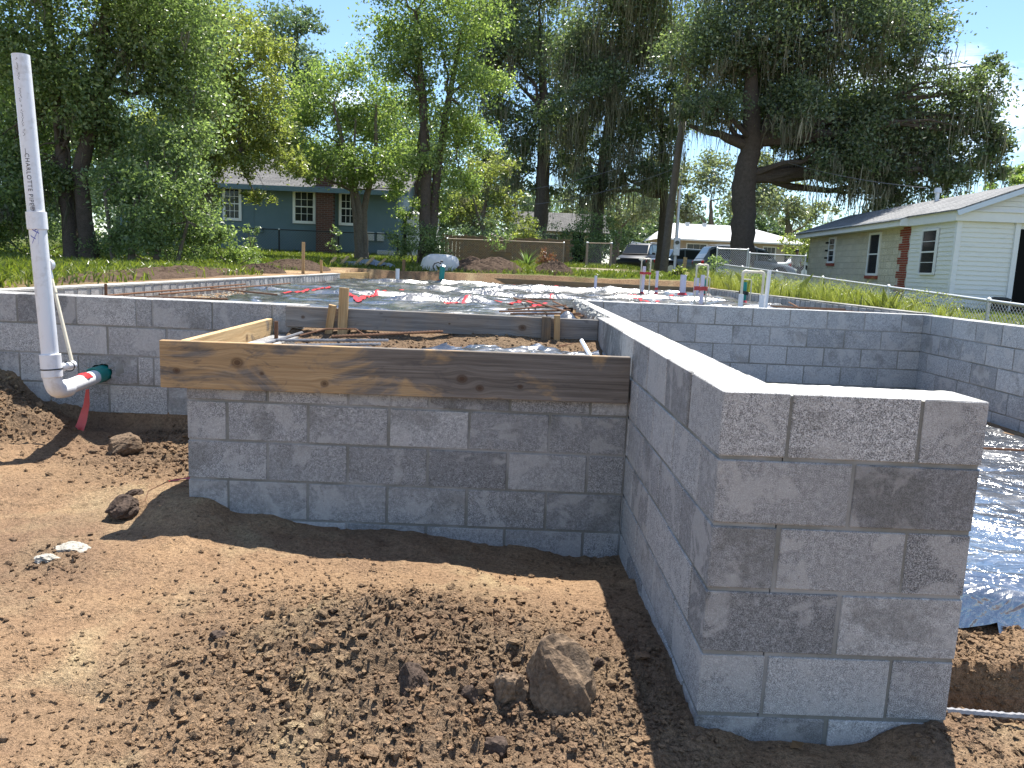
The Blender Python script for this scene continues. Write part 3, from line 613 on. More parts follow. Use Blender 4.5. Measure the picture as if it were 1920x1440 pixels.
# ------------------------------------------------------------------ rebar
def bar(path, rad, label, mat='rebar', group=None, ribs=False):
    P = [Vector(p) for p in path]
    if ribs:
        Q = []; Rr = []
        for a, b in zip(P[:-1], P[1:]):
            n = int((b-a).length/.011); 
            for i in range(n): Q.append(a.lerp(b, i/n)); Rr.append(rad*(1.18 if i % 2 else .9))
        Q.append(P[-1]); Rr.append(rad)
    else: Q, Rr = P, rad
    c = sum(P, Vector())/len(P); return single('rebar', MB().tube(Q, Rr, 6).mesh('rebar', True, c), M[mat], label, 'rebar', c, (0, 0, 0), group)
def pz(x, y, d=.03): return float(plastic_z(np.array([x]), np.array([y]))[0])+d
for a, b in [((-.55, 7.85), (-.37, 5.98)), ((-.62, 5.46), (-.03, 5.78)), ((-.7, 4.9), (-.03, 5.16)), ((-.54, 7.34), (-.08, 6.9)), ((-.1, 6.9), (-.03, 5.47)), ((-.42, 6.85), (-.03, 4.3)), ((-.1, 5.38), (-.03, 3.94)), ((-.6, 4.3), (-.04, 4.05))]:
    bar([(*a, pz(*a, .05)), (*b, max(pz(*b, .07), -.06))], .009, 'rusty rebar rod lying on the slab plastic by the broken wall edge', 'rebar', 'rebar heap by the broken wall edge')
for a, b in [((-4.2, 3.75), (-3.7, 4.3)), ((-4.1, 4.4), (-4.15, 8.4)), ((-3.95, 4.6), (-3.1, 4.75)), ((-4.05, 6.9), (-3.0, 5.9)), ((-3.9, 5.2), (-3.85, 9.5))]:
    bar([(*a, -.075), (*b, -.068)], .010, 'long dark rebar rod lying inside the low row of block squares', 'rebar', 'rebar along the slab edge')
bar([(-4.02, 4.45, -.2), (-4.02, 4.45, .035)], .012, 'short upright rebar stub inside the low row of block squares', 'rebar')
def gp(x, y, d=.03): return gz1(x, y)+d
bar([(-2.0, 2.42, -.165), (-1.36, 2.62, -.158)], .009, 'ribbed grey rebar rod lying level on the porch fill', 'rebar_grey', None, True)
bar([(-1.68, 2.48, -.135), (-1.05, 2.92, -.115)], .009, 'ribbed rebar rod slanting up over the bunched porch plastic', 'rebar', None, True)
bar([(-2.05, 2.2, -.185), (-1.98, 2.95, -.165)], .010, 'pale rebar rod pointing back beside the yellow plank', 'rebar_grey')
bar([(-1.9, 2.25, -.175), (-1.38, 2.45, -.165)], .009, 'second ribbed rebar rod close behind the weathered plank', 'rebar_grey', None, True)
bar([(-1.93, 2.7, -.16), (-1.8, 2.86, -.125), (-1.62, 2.9, -.12), (-1.5, 2.78, -.17)], .006, 'bent rusty tie wire arching over the porch plastic', 'rebar')
bar([(-2.13, 2.88, -.24), (-2.13, 2.88, -.09)], .013, 'short rusty rebar stub standing against the yellow plank', 'rebar')
bar([(-.13, 2.0, -.2), (-.20, 2.25, -.075)], .012, 'white plastic stub rod leaning beside the garage wall', 'pvc')
bar([(-.12, 3.1, -.17), (-.42, 2.95, -.22)], .011, 'dark rebar rod poking from the soil below the grey plank', 'rebar')
bar([(.74, .085, -1.015), (1.02, .07, -1.02), (2.4, .05, -1.03)], .0105, 'ribbed grey rebar rod running out from the foot of the return wall', 'rebar_grey', None, True)
bar([(1.0, -.10, -1.075), (2.4, -.13, -1.075)], .0105, 'half buried rusty rebar rod in the footing trench', 'rebar', None, True)
bar([(1.5, 3.2, -.80), (3.7, 3.1, -.80)], .009, 'dark rebar rod spanning low over the garage pit plastic', 'rebar')
bar([(2.4, 4.75, -.78), (3.3, 4.7, -.785)], .009, 'short rebar rod in the far corner of the garage pit', 'rebar_grey')
bar([(2.45, 3.16, -.86), (2.45, 3.16, -.795)], .004, 'thin wire chair holding up the garage pit rebar', 'rebar')

# ------------------------------------------------------------------ big PVC riser on the left
PX = (-3.36, 2.50, -.53)
ov = thing('drain_riser', 'tall leaning white plastic drain pipe rising from the teal wall sleeve', 'pipe', PX)
top = Vector((-3.475, 2.50, 1.405)); bot = Vector((-3.375, 2.49, -.40)); ax_ = (top-bot).normalized()
def loc(*pts): return [tuple(Vector(p)-Vector(PX)) for p in pts]
RP = .0475
mid = bot.lerp(top, .485)
def hollow(path, ro, ri, n=32):
    mb = MB(); P = [Vector(p) for p in path]; mb.tube(P, ro, n, False); k = len(P)
    t_ = (P[-1]-P[-2]).normalized(); mb2 = MB().tube([P[-1], P[-1]-t_*.25], ri, n, False)
    b0 = len(mb.v); mb.add(mb2.v, [tuple(reversed(q)) for q in mb2.f]); e = (k-1)*n
    mb.f += [(e+i, e+(i+1) % n, b0+(i+1) % n, b0+i) for i in range(n)]
    return mb
part('pipe', hollow(loc(bot, bot.lerp(mid, .97)), RP, RP-.006).mesh('pipe', True), M['pvc'], ov)
up = part('pipe', hollow(loc(mid, top), RP*.985, RP-.007).mesh('pipe', True), M['pvc'], ov)
part('coupling', MB().tube(loc(mid-ax_*.052, mid-ax_*.050, mid+ax_*.050, mid+ax_*.052), [RP, RP+.0075, RP+.0075, RP], 36).mesh('coupling', True), M['pvc'], ov)
# elbow
hub_t = bot; wallp = Vector((-3.425, 3.10, -.53)); ec = Vector((-3.365, 2.50, -.53))
pts = [bot+ax_*.075]; 
c0 = Vector((bot.x+.001, bot.y, -.43)); c1 = Vector((-3.375, 2.60, -.545))
for i in range(9):
    t_ = i/8; a_ = (1-t_)**2; b_ = 2*t_*(1-t_); g_ = t_*t_
    pts.append(a_*c0+b_*Vector((-3.368, 2.485, -.555))+g_*c1)
pts.append(Vector((-3.377, 2.66, -.547)))
part('elbow', MB().tube(loc(*pts), [RP+.008]*2+[RP+.004]*7+[RP+.008]*2, 32).mesh('elbow', True), M['pvc'], ov)
part('elbow_hub', MB().tube(loc(bot-ax_*.055, bot-ax_*.05, bot+ax_*.085, bot+ax_*.088), [RP+.004, RP+.011, RP+.011, RP], 36).mesh('elbow_hub', True), M['pvc'], ov)
part('clamp_band', MB().tube(loc(bot-ax_*.008, bot+ax_*.0), [RP+.0125]*2, 36).mesh('clamp_band', True), M['black'], ov)
part('horizontal_pipe', MB().tube(loc((-3.376, 2.60, -.546), (-3.43, 3.3, -.528)), RP, 32).mesh('horizontal_pipe', True), M['pvc'], ov)
part('wall_sleeve', hollow(loc((-3.431, 3.31, -.528), (-3.42, 3.045, -.530)), .058, .053).mesh('wall_sleeve', True), M['teal'], ov)
# wrapped tape on the horizontal pipe
mb = MB(); n = 20
for j, (yy, s_) in enumerate(((2.84, .0015), (2.87, .006), (2.90, .003), (2.93, .002))):
    cx_ = -3.376-(yy-2.6)*.077; cz_ = -.546+(yy-2.6)*.026
    for i in range(n):
        an = .5+1.9*i/(n-1); rr = RP+s_+.004*math.sin(i*2.3+j*1.7)**2
        mb.v.append((cx_+rr*math.cos(an)-PX[0], yy+.006*math.sin(i*1.3)-PX[1], cz_+rr*math.sin(an)-PX[2]))
mb.f = [(j*n+i, j*n+i+1, (j+1)*n+i+1, (j+1)*n+i) for j in range(3) for i in range(n-1)]
part('tape_wrap', mb.mesh('tape_wrap', True), M['tape'], ov)
# hanging tape tail
mb = MB(); tp = [(-3.40, 2.93, -.60), (-3.405, 2.92, -.70), (-3.43, 2.90, -.82), (-3.47, 2.86, -.95)]
for i, p in enumerate(tp):
    w_ = .008+.010*i; mb.v += [(p[0]-w_-PX[0], p[1]-PX[1], p[2]-PX[2]), (p[0]+w_-PX[0], p[1]+.012-PX[1], p[2]-PX[2])]
mb.f = [(2*i, 2*i+1, 2*i+3, 2*i+2) for i in range(3)]
part('tape_tail', mb.mesh('tape_tail', True), M['tape'], ov)
# printing wrapped on the pipe
def print_on(par, text, frac, ang, size, mat, base=0.0):
    cu = bpy.data.curves.new('txt', 'FONT'); cu.body = text; cu.size = size; cu.align_x = 'CENTER'; cu.align_y = 'CENTER'; cu.resolution_u = 3; cu.space_character = 1.15
    ob = bpy.data.objects.new('txt', cu); COL.objects.link(ob); bpy.context.view_layer.update()
    me = bpy.data.meshes.new_from_object(ob.evaluated_get(bpy.context.evaluated_depsgraph_get())); bpy.data.objects.remove(ob)
    bm = bmesh.new(); bm.from_mesh(me); bmesh.ops.triangulate(bm, faces=bm.faces[:]); bmesh.ops.subdivide_edges(bm, edges=bm.edges[:], cuts=1); 
    cpt = bot.lerp(top, frac); a1 = ax_.cross(Vector((0, 1, 0))).normalized(); b1 = a1.cross(ax_).normalized()   # a1 right-ish, b1 towards camera
    if a1.x < 0: a1 = -a1
    if b1.y > 0: b1 = -b1
    rr = RP*.985+.0012
    for q in bm.verts:
        along = -q.co.x; th = ang+(q.co.y+base)/rr          # reads downwards, letter tops to the right
        p = cpt+ax_*along+rr*(math.sin(th)*a1+math.cos(th)*b1); q.co = p-Vector(PX)
    bm.to_mesh(me); bm.free(); o = part('print', me, mat, par); return o
print_on(up, 'CHARLOTTE PIPE\u00ae', .605, .12, .034, M['ink'])
print_on(up, '\u2014', .70, .06, .034, M['ink'])
print_on(up, 'IIIIIIIII', .515, .30, .022, M['ink'])
mb = MB()
# small dot-matrix print, unreadable
rg = random.Random(3); cpt0 = bot.lerp(top, .985)
a1 = ax_.cross(Vector((0, 1, 0))).normalized(); b1 = a1.cross(ax_).normalized()
if a1.x < 0: a1 = -a1
if b1.y > 0: b1 = -b1
y_ = 0
while y_ < .42:
    if rg.random() < .78:
        for k in range(3):
            th = .02+rg.uniform(-.12, .12); h_ = rg.uniform(.003, .007); rr = RP*.985+.0012
            p = cpt0-ax_*(y_+.004*k); e1 = rr*(math.sin(th)*a1+math.cos(th)*b1); e2 = rr*(math.sin(th+.1)*a1+math.cos(th+.1)*b1)
            mb.quad(*[tuple(q-Vector(PX)) for q in (p+e1, p+e2, p+e2-ax_*.0022, p+e1-ax_*.0022)])
    y_ += .0135
part('print', mb.mesh('print'), M['ink'], up)
mb = MB()
cpt = bot.lerp(mid, .90); rr = RP+.0014
for (a0, l0, a2, l2) in ((-.25, -.045, .55, .03), (-.1, .035, .62, .012), (.62, .04, .45, -.05), (-.4, .0, .2, -.02), (.2, .03, .7, .045)):
    for i in range(8):
        t0, t1 = i/8, (i+1)/8; q = []
        for tt, s_ in ((t0, .003), (t1, .003), (t1, -.003), (t0, -.003)):
            th = a0+(a2-a0)*tt; p = cpt+ax_*(l0+(l2-l0)*tt+s_)+rr*(math.sin(th)*a1+math.cos(th)*b1); q.append(tuple(p-Vector(PX)))
        mb.quad(*q)
part('marker_scribble', mb.mesh('marker_scribble'), M['ink_blue'], ov)
# pressure gauge on its thin riser
GX0 = (-3.385, 2.80, -.47)
gg = thing('pressure_gauge', 'round pressure gauge on a thin cream test pipe behind the white riser', 'gauge', GX0)
def lg(*p): return [tuple(Vector(q)-Vector(GX0)) for q in p]
gt = Vector((-3.585, 2.90, .125)); gb = Vector((-3.405, 2.78, -.42))
part('pipe', MB().tube(lg(gb, gt), .011, 14).mesh('pipe', True), M['cpvc'], gg)
part('coupling', MB().tube(lg(gt-(gt-gb).normalized()*.10, gt-(gt-gb).normalized()*.06), .0145, 14).mesh('coupling', True), M['cpvc'], gg)
part('stem', MB().tube(lg(gt, gt+Vector((-.005, 0, .05))), [.013, .009], 8).mesh('stem', True), M['steel'], gg)
gc = gt+Vector((-.008, -.005, .085))
ca = part('gauge_case', MB().tube(lg(gc+Vector((0, .018, 0)), gc+Vector((0, .012, 0)), gc+Vector((-.004, -.018, .002)), gc+Vector((-.004, -.020, .002))), [.026, .036, .036, .032], 28).mesh('gauge_case', True), M['steel'], gg)
part('dial', MB().tube(lg(gc+Vector((-.004, -.0195, .002)), gc+Vector((-.004, -.0215, .002))), .030, 28).mesh('dial'), M['white'], gg)
part('needle', MB().box((-.0015, -.001, -.004), (.0015, .001, .022)).mesh('needle'), M['ink'], gg, tuple(Vector(gc)-Vector(GX0)+Vector((-.004, -.0225, .002))), (0, -.7, 0))
part('test_stub', MB().tube(lg((-3.40, 2.5, -.42), (-3.31, 2.56, -.39), (-3.30, 2.6, -.39)), [.02, .026, .026], 14).mesh('test_stub', True), M['pvc'], gg)
part('hose_loop', MB().tube(lg(*[(-3.30+.035*math.cos(a), 2.545, -.392+.03*math.sin(a)) for a in np.linspace(-2.2, 2.6, 16)]), .0035, 6).mesh('hose_loop', True), M['black'], gg)

# ------------------------------------------------------------------ plumbing stubs in the slab
def pipe_stub(x, y, h, rad, mat, label, tape=None, group=None, base=True, lean=(0, 0)):
    z0 = pz(x, y, -.06); t = thing('pipe_stub', label, 'pipe', (x, y, z0), (lean[0], lean[1], 0), group)
    part('pipe', hollow([(0, 0, 0), (0, 0, h+.06)], rad, rad*.88, 16).mesh('pipe', True), M[mat], t)
    if base: part('tape_wrap', MB().tube([(0, 0, .05), (0, 0, .085), (0, 0, .10)], [rad*1.75, rad*1.25, rad*1.06], 10, False).mesh('tape_wrap', True), M['tape'], t)
    if tape: part('tape_band', MB().tube([(0, 0, tape), (0, 0, tape+.05)], rad*1.08, 12, False).mesh('tape_band', True), M['tape'], t)
    return t
def loop_pipe(x, y, h, w, rad, label, rot=0, mat='cpvc', sleeves=0, tail=0):
    z0 = pz(x, y, -.06); t = thing('pipe_loop', label, 'pipe', (x, y, z0), (0, 0, rot)); h += .06; c_ = .03
    P = [(-w/2, 0, 0), (-w/2, 0, h-c_), (-w/2+.009, 0, h-.009), (-w/2+c_, 0, h), (w/2-c_, 0, h), (w/2-.009, 0, h-.009), (w/2, 0, h-c_), (w/2, 0, tail)]
    part('pipe', MB().tube(P, rad, 12).mesh('pipe', True), M[mat], t)
    for s_ in (-1, 1):
        part('elbow', MB().tube([(s_*w/2, 0, h-.055), (s_*w/2, 0, h-c_), (s_*(w/2-.009), 0, h-.009), (s_*(w/2-c_), 0, h), (s_*(w/2-.055), 0, h)], rad*1.35, 12).mesh('elbow', True), M[mat], t)
        if sleeves: part('sleeve', MB().tube([(s_*w/2, 0, 0), (s_*w/2, 0, sleeves)], rad*2.0, 14).mesh('sleeve', True), M['pvc'], t)
    return t
def tape_belt(par, w, d, z, h=.045, mat='tape'):
    mb = MB(); n = 16; V = []
    for zz in (z, z+h):
        V += [(w/2*math.cos(2*math.pi*i/n)*1.0, d/2*math.sin(2*math.pi*i/n), zz+.006*math.sin(i*2.1)) for i in range(n)]
    mb.add(V, [(i, (i+1) % n, n+(i+1) % n, n+i) for i in range(n)]); return part('tape_belt', mb.mesh('tape_belt', True), M[mat], par)
pipe_stub(1.13, 13.6, .33, .028, 'pvc_lilac', 'slim lilac stub pipe standing alone far out on the slab plastic', None)
lp = loop_pipe(1.97, 12.75, .66, .17, .0125, 'narrow cream pipe loop taped round a lilac stub with red tape'); tape_belt(lp, .22, .13, .43)
pipe_stub(1.93, 12.78, .52, .032, 'pvc_lilac', 'lilac stub pipe inside the narrow taped loop', None, None, True, (0, .03))
pipe_stub(2.2, 12.78, .44, .028, 'pvc_lilac', 'slim lilac stub pipe with two red tape bands', .14, None)
pipe_stub(2.95, 13.9, .40, .063, 'pvc_lilac', 'thick lilac stub pipe with red tape at its foot')
pipe_stub(3.25, 14.0, .34, .055, 'pvc_lilac', 'thick grey lilac stub pipe without red tape', None, None, False)
lp = loop_pipe(2.12, 9.0, .60, .165, .0125, 'wide cream pipe loop taped round a tall lilac pipe', .1); tape_belt(lp, .20, .13, .30, .055)
pipe_stub(2.14, 9.02, .46, .031, 'pvc_lilac', 'tall lilac pipe inside the wide taped loop', None, None, False)
loop_pipe(2.40, 7.55, .52, .27, .0155, 'big cream pipe loop on two white sleeves by the garage wall', .12, 'cpvc', .30)
pipe_stub(2.60, 7.62, .55, .026, 'pvc', 'tall plain white pipe beside the big cream loop', None, None, False, (0, .03))
def teal_stub(x, y, h, rad, label, belt=True, loopw=.2):
    t = pipe_stub(x, y, h, rad, 'teal', label, None, None, True)
    P = [(rad*1.3, 0, 0), (rad*1.3+.03, 0, h+.02), (rad*1.3+.02, 0, h+.06), (-.02, 0, h+.075)]
    part('test_loop', MB().tube([(rad+.07, 0, .06), (rad+.07, 0, h+.085), (rad+.05, 0, h+.105), (-rad, 0, h+.105)], .0095, 10).mesh('test_loop', True), M['cpvc'], t)
    if belt: part('tape_belt', MB().tube([(0, 0, h*.58), (.01, 0, h*.58+.055)], rad*1.6, 10, False).mesh('tape_belt', True), M['tape_black'], t)
    return t
teal_stub(3.3, 10.9, .34, .05, 'teal pipe stub with black tape belt beside the weedy slab edge')
teal_stub(3.45, 14.2, .34, .05, 'teal pipe stub with a small cream loop behind the wide taped loop')
t = pipe_stub(-2.02, 14.3, .32, .055, 'teal', 'dark teal pipe stub with a valve and black hose on top'); t.rotation_euler = (0, .08, 0)
part('cap', MB().tube([(0, 0, .375), (0, 0, .39), (0, -.012, .40)], [.060, .058, .03], 16).mesh('cap', True), M['steel'], t)
part('valve', MB().tube([(-.02, 0, .38), (-.03, 0, .47)], .012, 8).mesh('valve', True), M['steel'], t)
part('valve_wheel', MB().tube([(-.06, 0, .475), (0, 0, .475)], .02, 8).mesh('valve_wheel', True), M['black'], t)
part('hose', MB().tube([(-.04, 0, .43), (-.10, -.01, .45), (-.17, -.02, .42), (-.2, -.02, .36), (-.18, -.02, .30)], .013, 8).mesh('hose', True), M['black'], t)
pipe_stub(-3.15, 15.9, .28, .045, 'pvc', 'white stub pipe in front of the brown stake', None, None, False)
single('sleeve_cap', MB().tube([(0, -.09, 0), (0, .09, 0)], .045, 12).mesh('sleeve_cap', True), M['rebar_grey'], 'short grey pipe offcut lying on the far plastic', 'pipe', (.12, 15.6, pz(.12, 15.6, .04)), (0, 0, .9))
bar([(3.0, 8.6, pz(3.0, 8.6, .03)), (3.85, 7.2, -.05)], .010, 'rusty rebar rod on the plastic beside the dirty block squares', 'rebar')
bar([(3.1, 7.4, pz(3.1, 7.4, .03)), (3.82, 10.2, -.06)], .010, 'long rusty rebar rod along the dirty block squares', 'rebar')
bar([(2.9, 9.6, pz(2.9, 9.6, .03)), (3.78, 8.0, -.05)], .010, 'crossed rusty rebar rod near the teal pipe stub', 'rebar')

# ------------------------------------------------------------------ rocks and clods
def rock_mesh(rx, ry, rz, seed, sub=4, rough=.36, flat=.0):
    bm = bmesh.new(); bmesh.ops.create_icosphere(bm, subdivisions=sub, radius=1); rg = random.Random(seed); o = Vector((rg.random()*50, rg.random()*50, 0))
    V = np.array([q.co[:] for q in bm.verts]); F = np.array([[w.index for w in t.verts] for t in bm.faces]); bm.free()
    n = fbm(V[:, 0]*1.3+V[:, 2]*.9+o.x, V[:, 1]*1.3-V[:, 2]*.8+o.y, seed, 3)*rough*1.3+fbm(V[:, 0]*4+V[:, 2]*3+o.y, V[:, 1]*4-V[:, 2]*3+o.x, seed+5, 4, .6)*rough*.7
    for k in range(7):
        d = np.array([rg.gauss(0, 1) for _ in range(3)]); d /= np.linalg.norm(d); c = rg.uniform(.55, .85); p = V@d; V = V-np.maximum(p-c, 0)[:, None]*d[None]*.85
    V = V*(1+n)[:, None]; w_ = 1.0+.22*np.clip(-V[:, 2], -1, 1); V = V*np.stack([w_, w_, 1+0*w_], 1)*np.array([rx, ry, rz]); return np_mesh('rock', V, F, sub < 3)
ROCKS = [((-.43, .075, .035), (.118, .095, .150), 'rock', 47, 'big upright brown rock standing in the crumbly soil by the return wall'),
    ((-.575, .06, -.005), (.055, .05, .085), 'rock', 12, 'smaller brown rock leaning against the big upright rock'),
    ((-3.02, 2.62, .04), (.11, .09, .085), 'rock', 13, 'squarish brown rock lying below the teal sleeve wall'),
    ((-2.50, 1.55, .02), (.085, .07, .06), 'rock_dark', 14, 'large dark clod on the bare earth beside the porch wall shadow'),
    ((-2.57, 1.80, .01), (.05, .045, .035), 'rock_dark', 15, 'small dark clod just behind the large dark clod'),
    ((-2.52, 1.12, .0), (.055, .07, .022), 'chalk', 16, 'whitish crumbled lump on the bare earth'),
    ((-2.56, .98, .0), (.05, .05, .02), 'chalk', 17, 'small whitish lump beside the crumbled lump'),
    ((-.89, .06, .0), (.07, .05, .055), 'rock_dark', 18, 'dark split clod in the middle of the crumbly soil'),
    ((-.70, .035, .0), (.035, .03, .04), 'rock_dark', 19, 'dark round clod near the big upright rock'),
    ((-.62, -.17, .0), (.04, .03, .03), 'rock_dark', 20, 'dark clod at the near edge of the crumbly soil'),
    ((-1.62, .41, .0), (.03, .028, .022), 'rock_dark', 21, 'single dark clod on the pale trodden earth'),
    ((-2.95, .78, -.005), (.05, .045, .035), 'chalk', 23, 'grey stone lying on the bare earth far from the walls'),
    ((-.27, .31, .0), (.022, .02, .02), 'rock_dark', 24, 'small dark pebble close to the return wall shadow')]
for (x, y, dz), (rx, ry, rz), m, sd_, lb in ROCKS:
    single('rock', rock_mesh(rx, ry, rz, sd_, 4 if rx > .04 else 3, .17 if rx > .1 else .28), M[m], lb, 'rock' if m in ('rock', 'chalk', 'crumb') else 'clod', (x, y, gz1(x, y)+dz+rz*.12), (random.uniform(-.15, .15), random.uniform(-.15, .15), random.uniform(0, 6)))
# crumbs: loose soil nobody could count
def crumbs(name, n, xa, xb, ya, yb, dens, smin, smax, mat):
    ico = bmesh.new(); bmesh.ops.create_icosphere(ico, subdivisions=1, radius=1); IV = np.array([q.co[:] for q in ico.verts]); IF = np.array([[w.index for w in t.verts] for t in ico.faces]); ico.free()
    P = np.column_stack([RNG.uniform(xa, xb, n*8), RNG.uniform(ya, yb, n*8)]); d = dens(P[:, 0], P[:, 1]); P = P[RNG.random(len(P)) < d/max(.2, np.quantile(d, .98))][:n]; n = len(P)
    s_ = smin*(smax/smin)**(RNG.random(n)**2.2); z = ground_z(P[:, 0], P[:, 1])[0]
    a = RNG.uniform(0, 2*np.pi, n); ca, sa = np.cos(a), np.sin(a); sc = RNG.uniform(.55, 1.35, (n, 3))*np.array([1, 1, .75]); J = 1+RNG.uniform(-.42, .42, (n, len(IV), 1))
    L = IV[None]*J*sc[:, None]*s_[:, None, None]; X = L[..., 0]*ca[:, None]-L[..., 1]*sa[:, None]; Yv = L[..., 0]*sa[:, None]+L[..., 1]*ca[:, None]
    V = np.stack([X+P[:, :1], Yv+P[:, 1:2], L[..., 2]+(z+s_*.25)[:, None]], 2).reshape(-1, 3); F = (IF[None]+(np.arange(n)*len(IV))[:, None, None]).reshape(-1, 3)
    o = part(name, np_mesh(name, V, F, False, vattr={'rough': np.repeat(np.clip(RNG.normal(.45, .3, n), 0, 1), len(IV))}), M[mat]); o['kind'] = 'stuff'; o['label'] = 'loose crumbs of dry brown soil scattered over the bare earth'; o['category'] = 'soil'; return o
def dens_crumb(x, y):
    rg = ground_z(x, y)[1]; wall = ((x > -2.3) & (x < .85) & (y > 1.55)) | ((x > -.02) & (x < .8) & (y > -.02)) | (y > 3.15)
    return np.where(wall, 0, (.012+.988*rg**1.5)*(.25+.75*sstep(-.25, .3, fbm(x*2.2, y*2.2, 77, 3))))*np.clip((y+1)/.8, 0, 1)
crumbs('soil_crumbs', 21000, -2.6, 1.6, -.45, 1.6, dens_crumb, .0026, .012, 'dirt')
crumbs('soil_crumbs', 420, -2.3, .2, -.45, 1.4, lambda x, y: np.where((x > -.05), 0, ground_z(x, y)[1]**2), .012, .028, 'dirt')
crumbs('soil_crumbs', 3800, -4.6, -2.2, .6, 3.15, dens_crumb, .004, .019, 'dirt')
crumbs('soil_crumbs', 900, -2.0, -.05, 2.65, 3.2, lambda x, y: .8+0*x, .004, .014, 'dirt')
crumbs('soil_crumbs', 1500, .82, 2.2, -.3, .46, lambda x, y: .8+0*x, .004, .016, 'dirt')
crumbs('slab_gravel', 1500, -4.2, -3.0, 3.4, 9, lambda x, y: .8*sstep(-3.0, -3.6, x), .008, .02, 'chalk')
# dry leaf
lf = MB().add([(-.035, 0, 0), (-.01, .018, .008), (.03, .004, .004), (-.008, -.016, .010)], [(0, 3, 1), (3, 2, 1)]).mesh('leaf')
single('dry_leaf', lf, M['litter'], 'curled tan dry leaf on the dark soil at the return wall foot', 'leaf', (.30, -.055, gz1(.30, -.055)+.012), (.2, .1, .5))
# scrap of red tape and wire beside the porch wall
V, F = ribbon([(-2.40, 1.83), (-2.30, 1.93), (-2.26, 2.05)], .03, lambda x, y: ground_z(x, y)[0]+.02, .02, .03); c = V.mean(0)
single('tape_strip', np_mesh('tape', V-c, F, True), M['tape'], 'red tape scrap on the earth at the corner of the porch wall', 'tape', tuple(c))
bar([(-2.43, 1.62, gz1(-2.43, 1.62)), (-2.44, 1.68, gz1(-2.44, 1.68)+.03), (-2.38, 1.76, gz1(-2.38, 1.76)+.05), (-2.28, 1.86, gz1(-2.28, 1.86)+.04)], .0025, 'thin rusty wire curling out by the red tape scrap', 'rebar')

# ------------------------------------------------------------------ heaps of earth, bag, scraps
def heap(label, x, y, rx, ry, h, seed, mat='soil', n=70, rot=0.0, name='earth_heap'):
    a = np.linspace(-1, 1, n); gx, gy = np.meshgrid(a, a); r_ = np.hypot(gx, gy)
    z = h*np.clip(1-r_**1.6, 0, 1)*(1+.5*fbm(gx*2+seed, gy*2, seed, 3))+(.05*fbm(gx*7+seed, gy*7, seed+3, 4, .6)+.05*np.abs(fbm(gx*14, gy*14, seed+7, 3)))*np.clip(1.3-r_, 0, 1)-.06*sstep(.75, 1.0, r_)
    i = (np.arange(n-1)[:, None]*n+np.arange(n-1)[None]).ravel(); F = np.stack([i, i+1, i+n+1, i+n], 1)
    V = np.stack([gx.ravel()*rx, gy.ravel()*ry, z.ravel()], 1)
    zz = ground_z(V[:, 0]*math.cos(rot)-V[:, 1]*math.sin(rot)+x, V[:, 0]*math.sin(rot)+V[:, 1]*math.cos(rot)+y, False)[0]; zb_ = gz1(x, y); V[:, 2] += zz-zb_
    keep = (r_.ravel()[F] < 1.0).all(1)
    o = single(name, np_mesh(name, V, F[keep], False), M[mat], label, 'earth heap', (x, y, zb_), (0, 0, rot)); return o
heap('broad heap of dark dug soil behind the far form board', -1.25, 18.5, 1.15, .8, .42, 3)
heap('small heap of dark dug soil beside the broad heap', .55, 18.3, .62, .5, .26, 4)
heap('heap of dark soil beside the tall pale stake', -5.5, 15.6, 1.0, .8, .18, 5)
heap('long berm of brown clods outside the low block row', -5.3, 8.9, .5, 3.4, .10, 6, 'soil', 90)
heap('low clump of dark soil at the end of the long berm', -5.1, 12.2, .5, .5, .16, 8)
mb_v = []; n = 24; m_ = 14
for j in range(m_):
    ph = math.pi*.5*j/(m_-1); 
    for i in range(n):
        th = 2*math.pi*i/n; rr = (max(0.0, math.cos(ph))**.45)*(1+.07*math.sin(3*th+1)+.04*math.sin(7*th)); mb_v.append((.50*rr*math.cos(th)+.05*math.sin(ph), .36*rr*math.sin(th), .43*math.sin(ph)**.9+.03*math.sin(5*th+j)*math.cos(ph)))
bag = MB().add(mb_v, [(j*n+i, j*n+(i+1) % n, (j+1)*n+(i+1) % n, (j+1)*n+i) for j in range(m_-1) for i in range(n)])
single('bag', bag.mesh('bag', True), simple('white_bag', (.62, .60, .57), .7, .3, 0, .12, 7, .5), 'full off-white woven bag slumped behind the teal pipe with hose', 'bag', (-2.42, 18.15, gz1(-2.42, 18.15)-.02))
sc_z = gz1(-4.3, 18.2)
for i, (dx, dy, l, rz) in enumerate(((-.55, 0, .35, .9), (-.2, .1, .3, .7), (.1, 0, .34, .8), (.4, .1, .3, .6), (-.8, -.1, .25, 1.2))):
    single('wood_offcut', MB().box((-l/2, -.045, -.02), (l/2, .045, .02), .003).mesh('offcut'), M['form'], 'short yellow board offcut leaning in the scrap pile', 'wood offcut', (-4.3+dx, 18.2+dy, sc_z+.13), (0, -.7, rz), 'offcuts in the scrap pile')
a = np.linspace(-1, 1, 26); gx, gy = np.meshgrid(a, a); i = (np.arange(25)[:, None]*26+np.arange(25)[None]).ravel()
single('tarp', np_mesh('tarp', np.stack([gx.ravel()*.75, gy.ravel()*.4, (.14*np.clip(1-np.hypot(gx, gy)**2, 0, 1)+.10*ridge(gx*2.2+9, gy*2.2, 301, 3)**2).ravel()], 1), np.stack([i, i+1, i+27, i+26], 1), True), simple('grey_blue_tarp', (.17, .20, .26), .3, .6), 'crumpled grey blue tarp heaped on the scrap pile', 'tarp', (-4.3, 18.55, sc_z+.0))

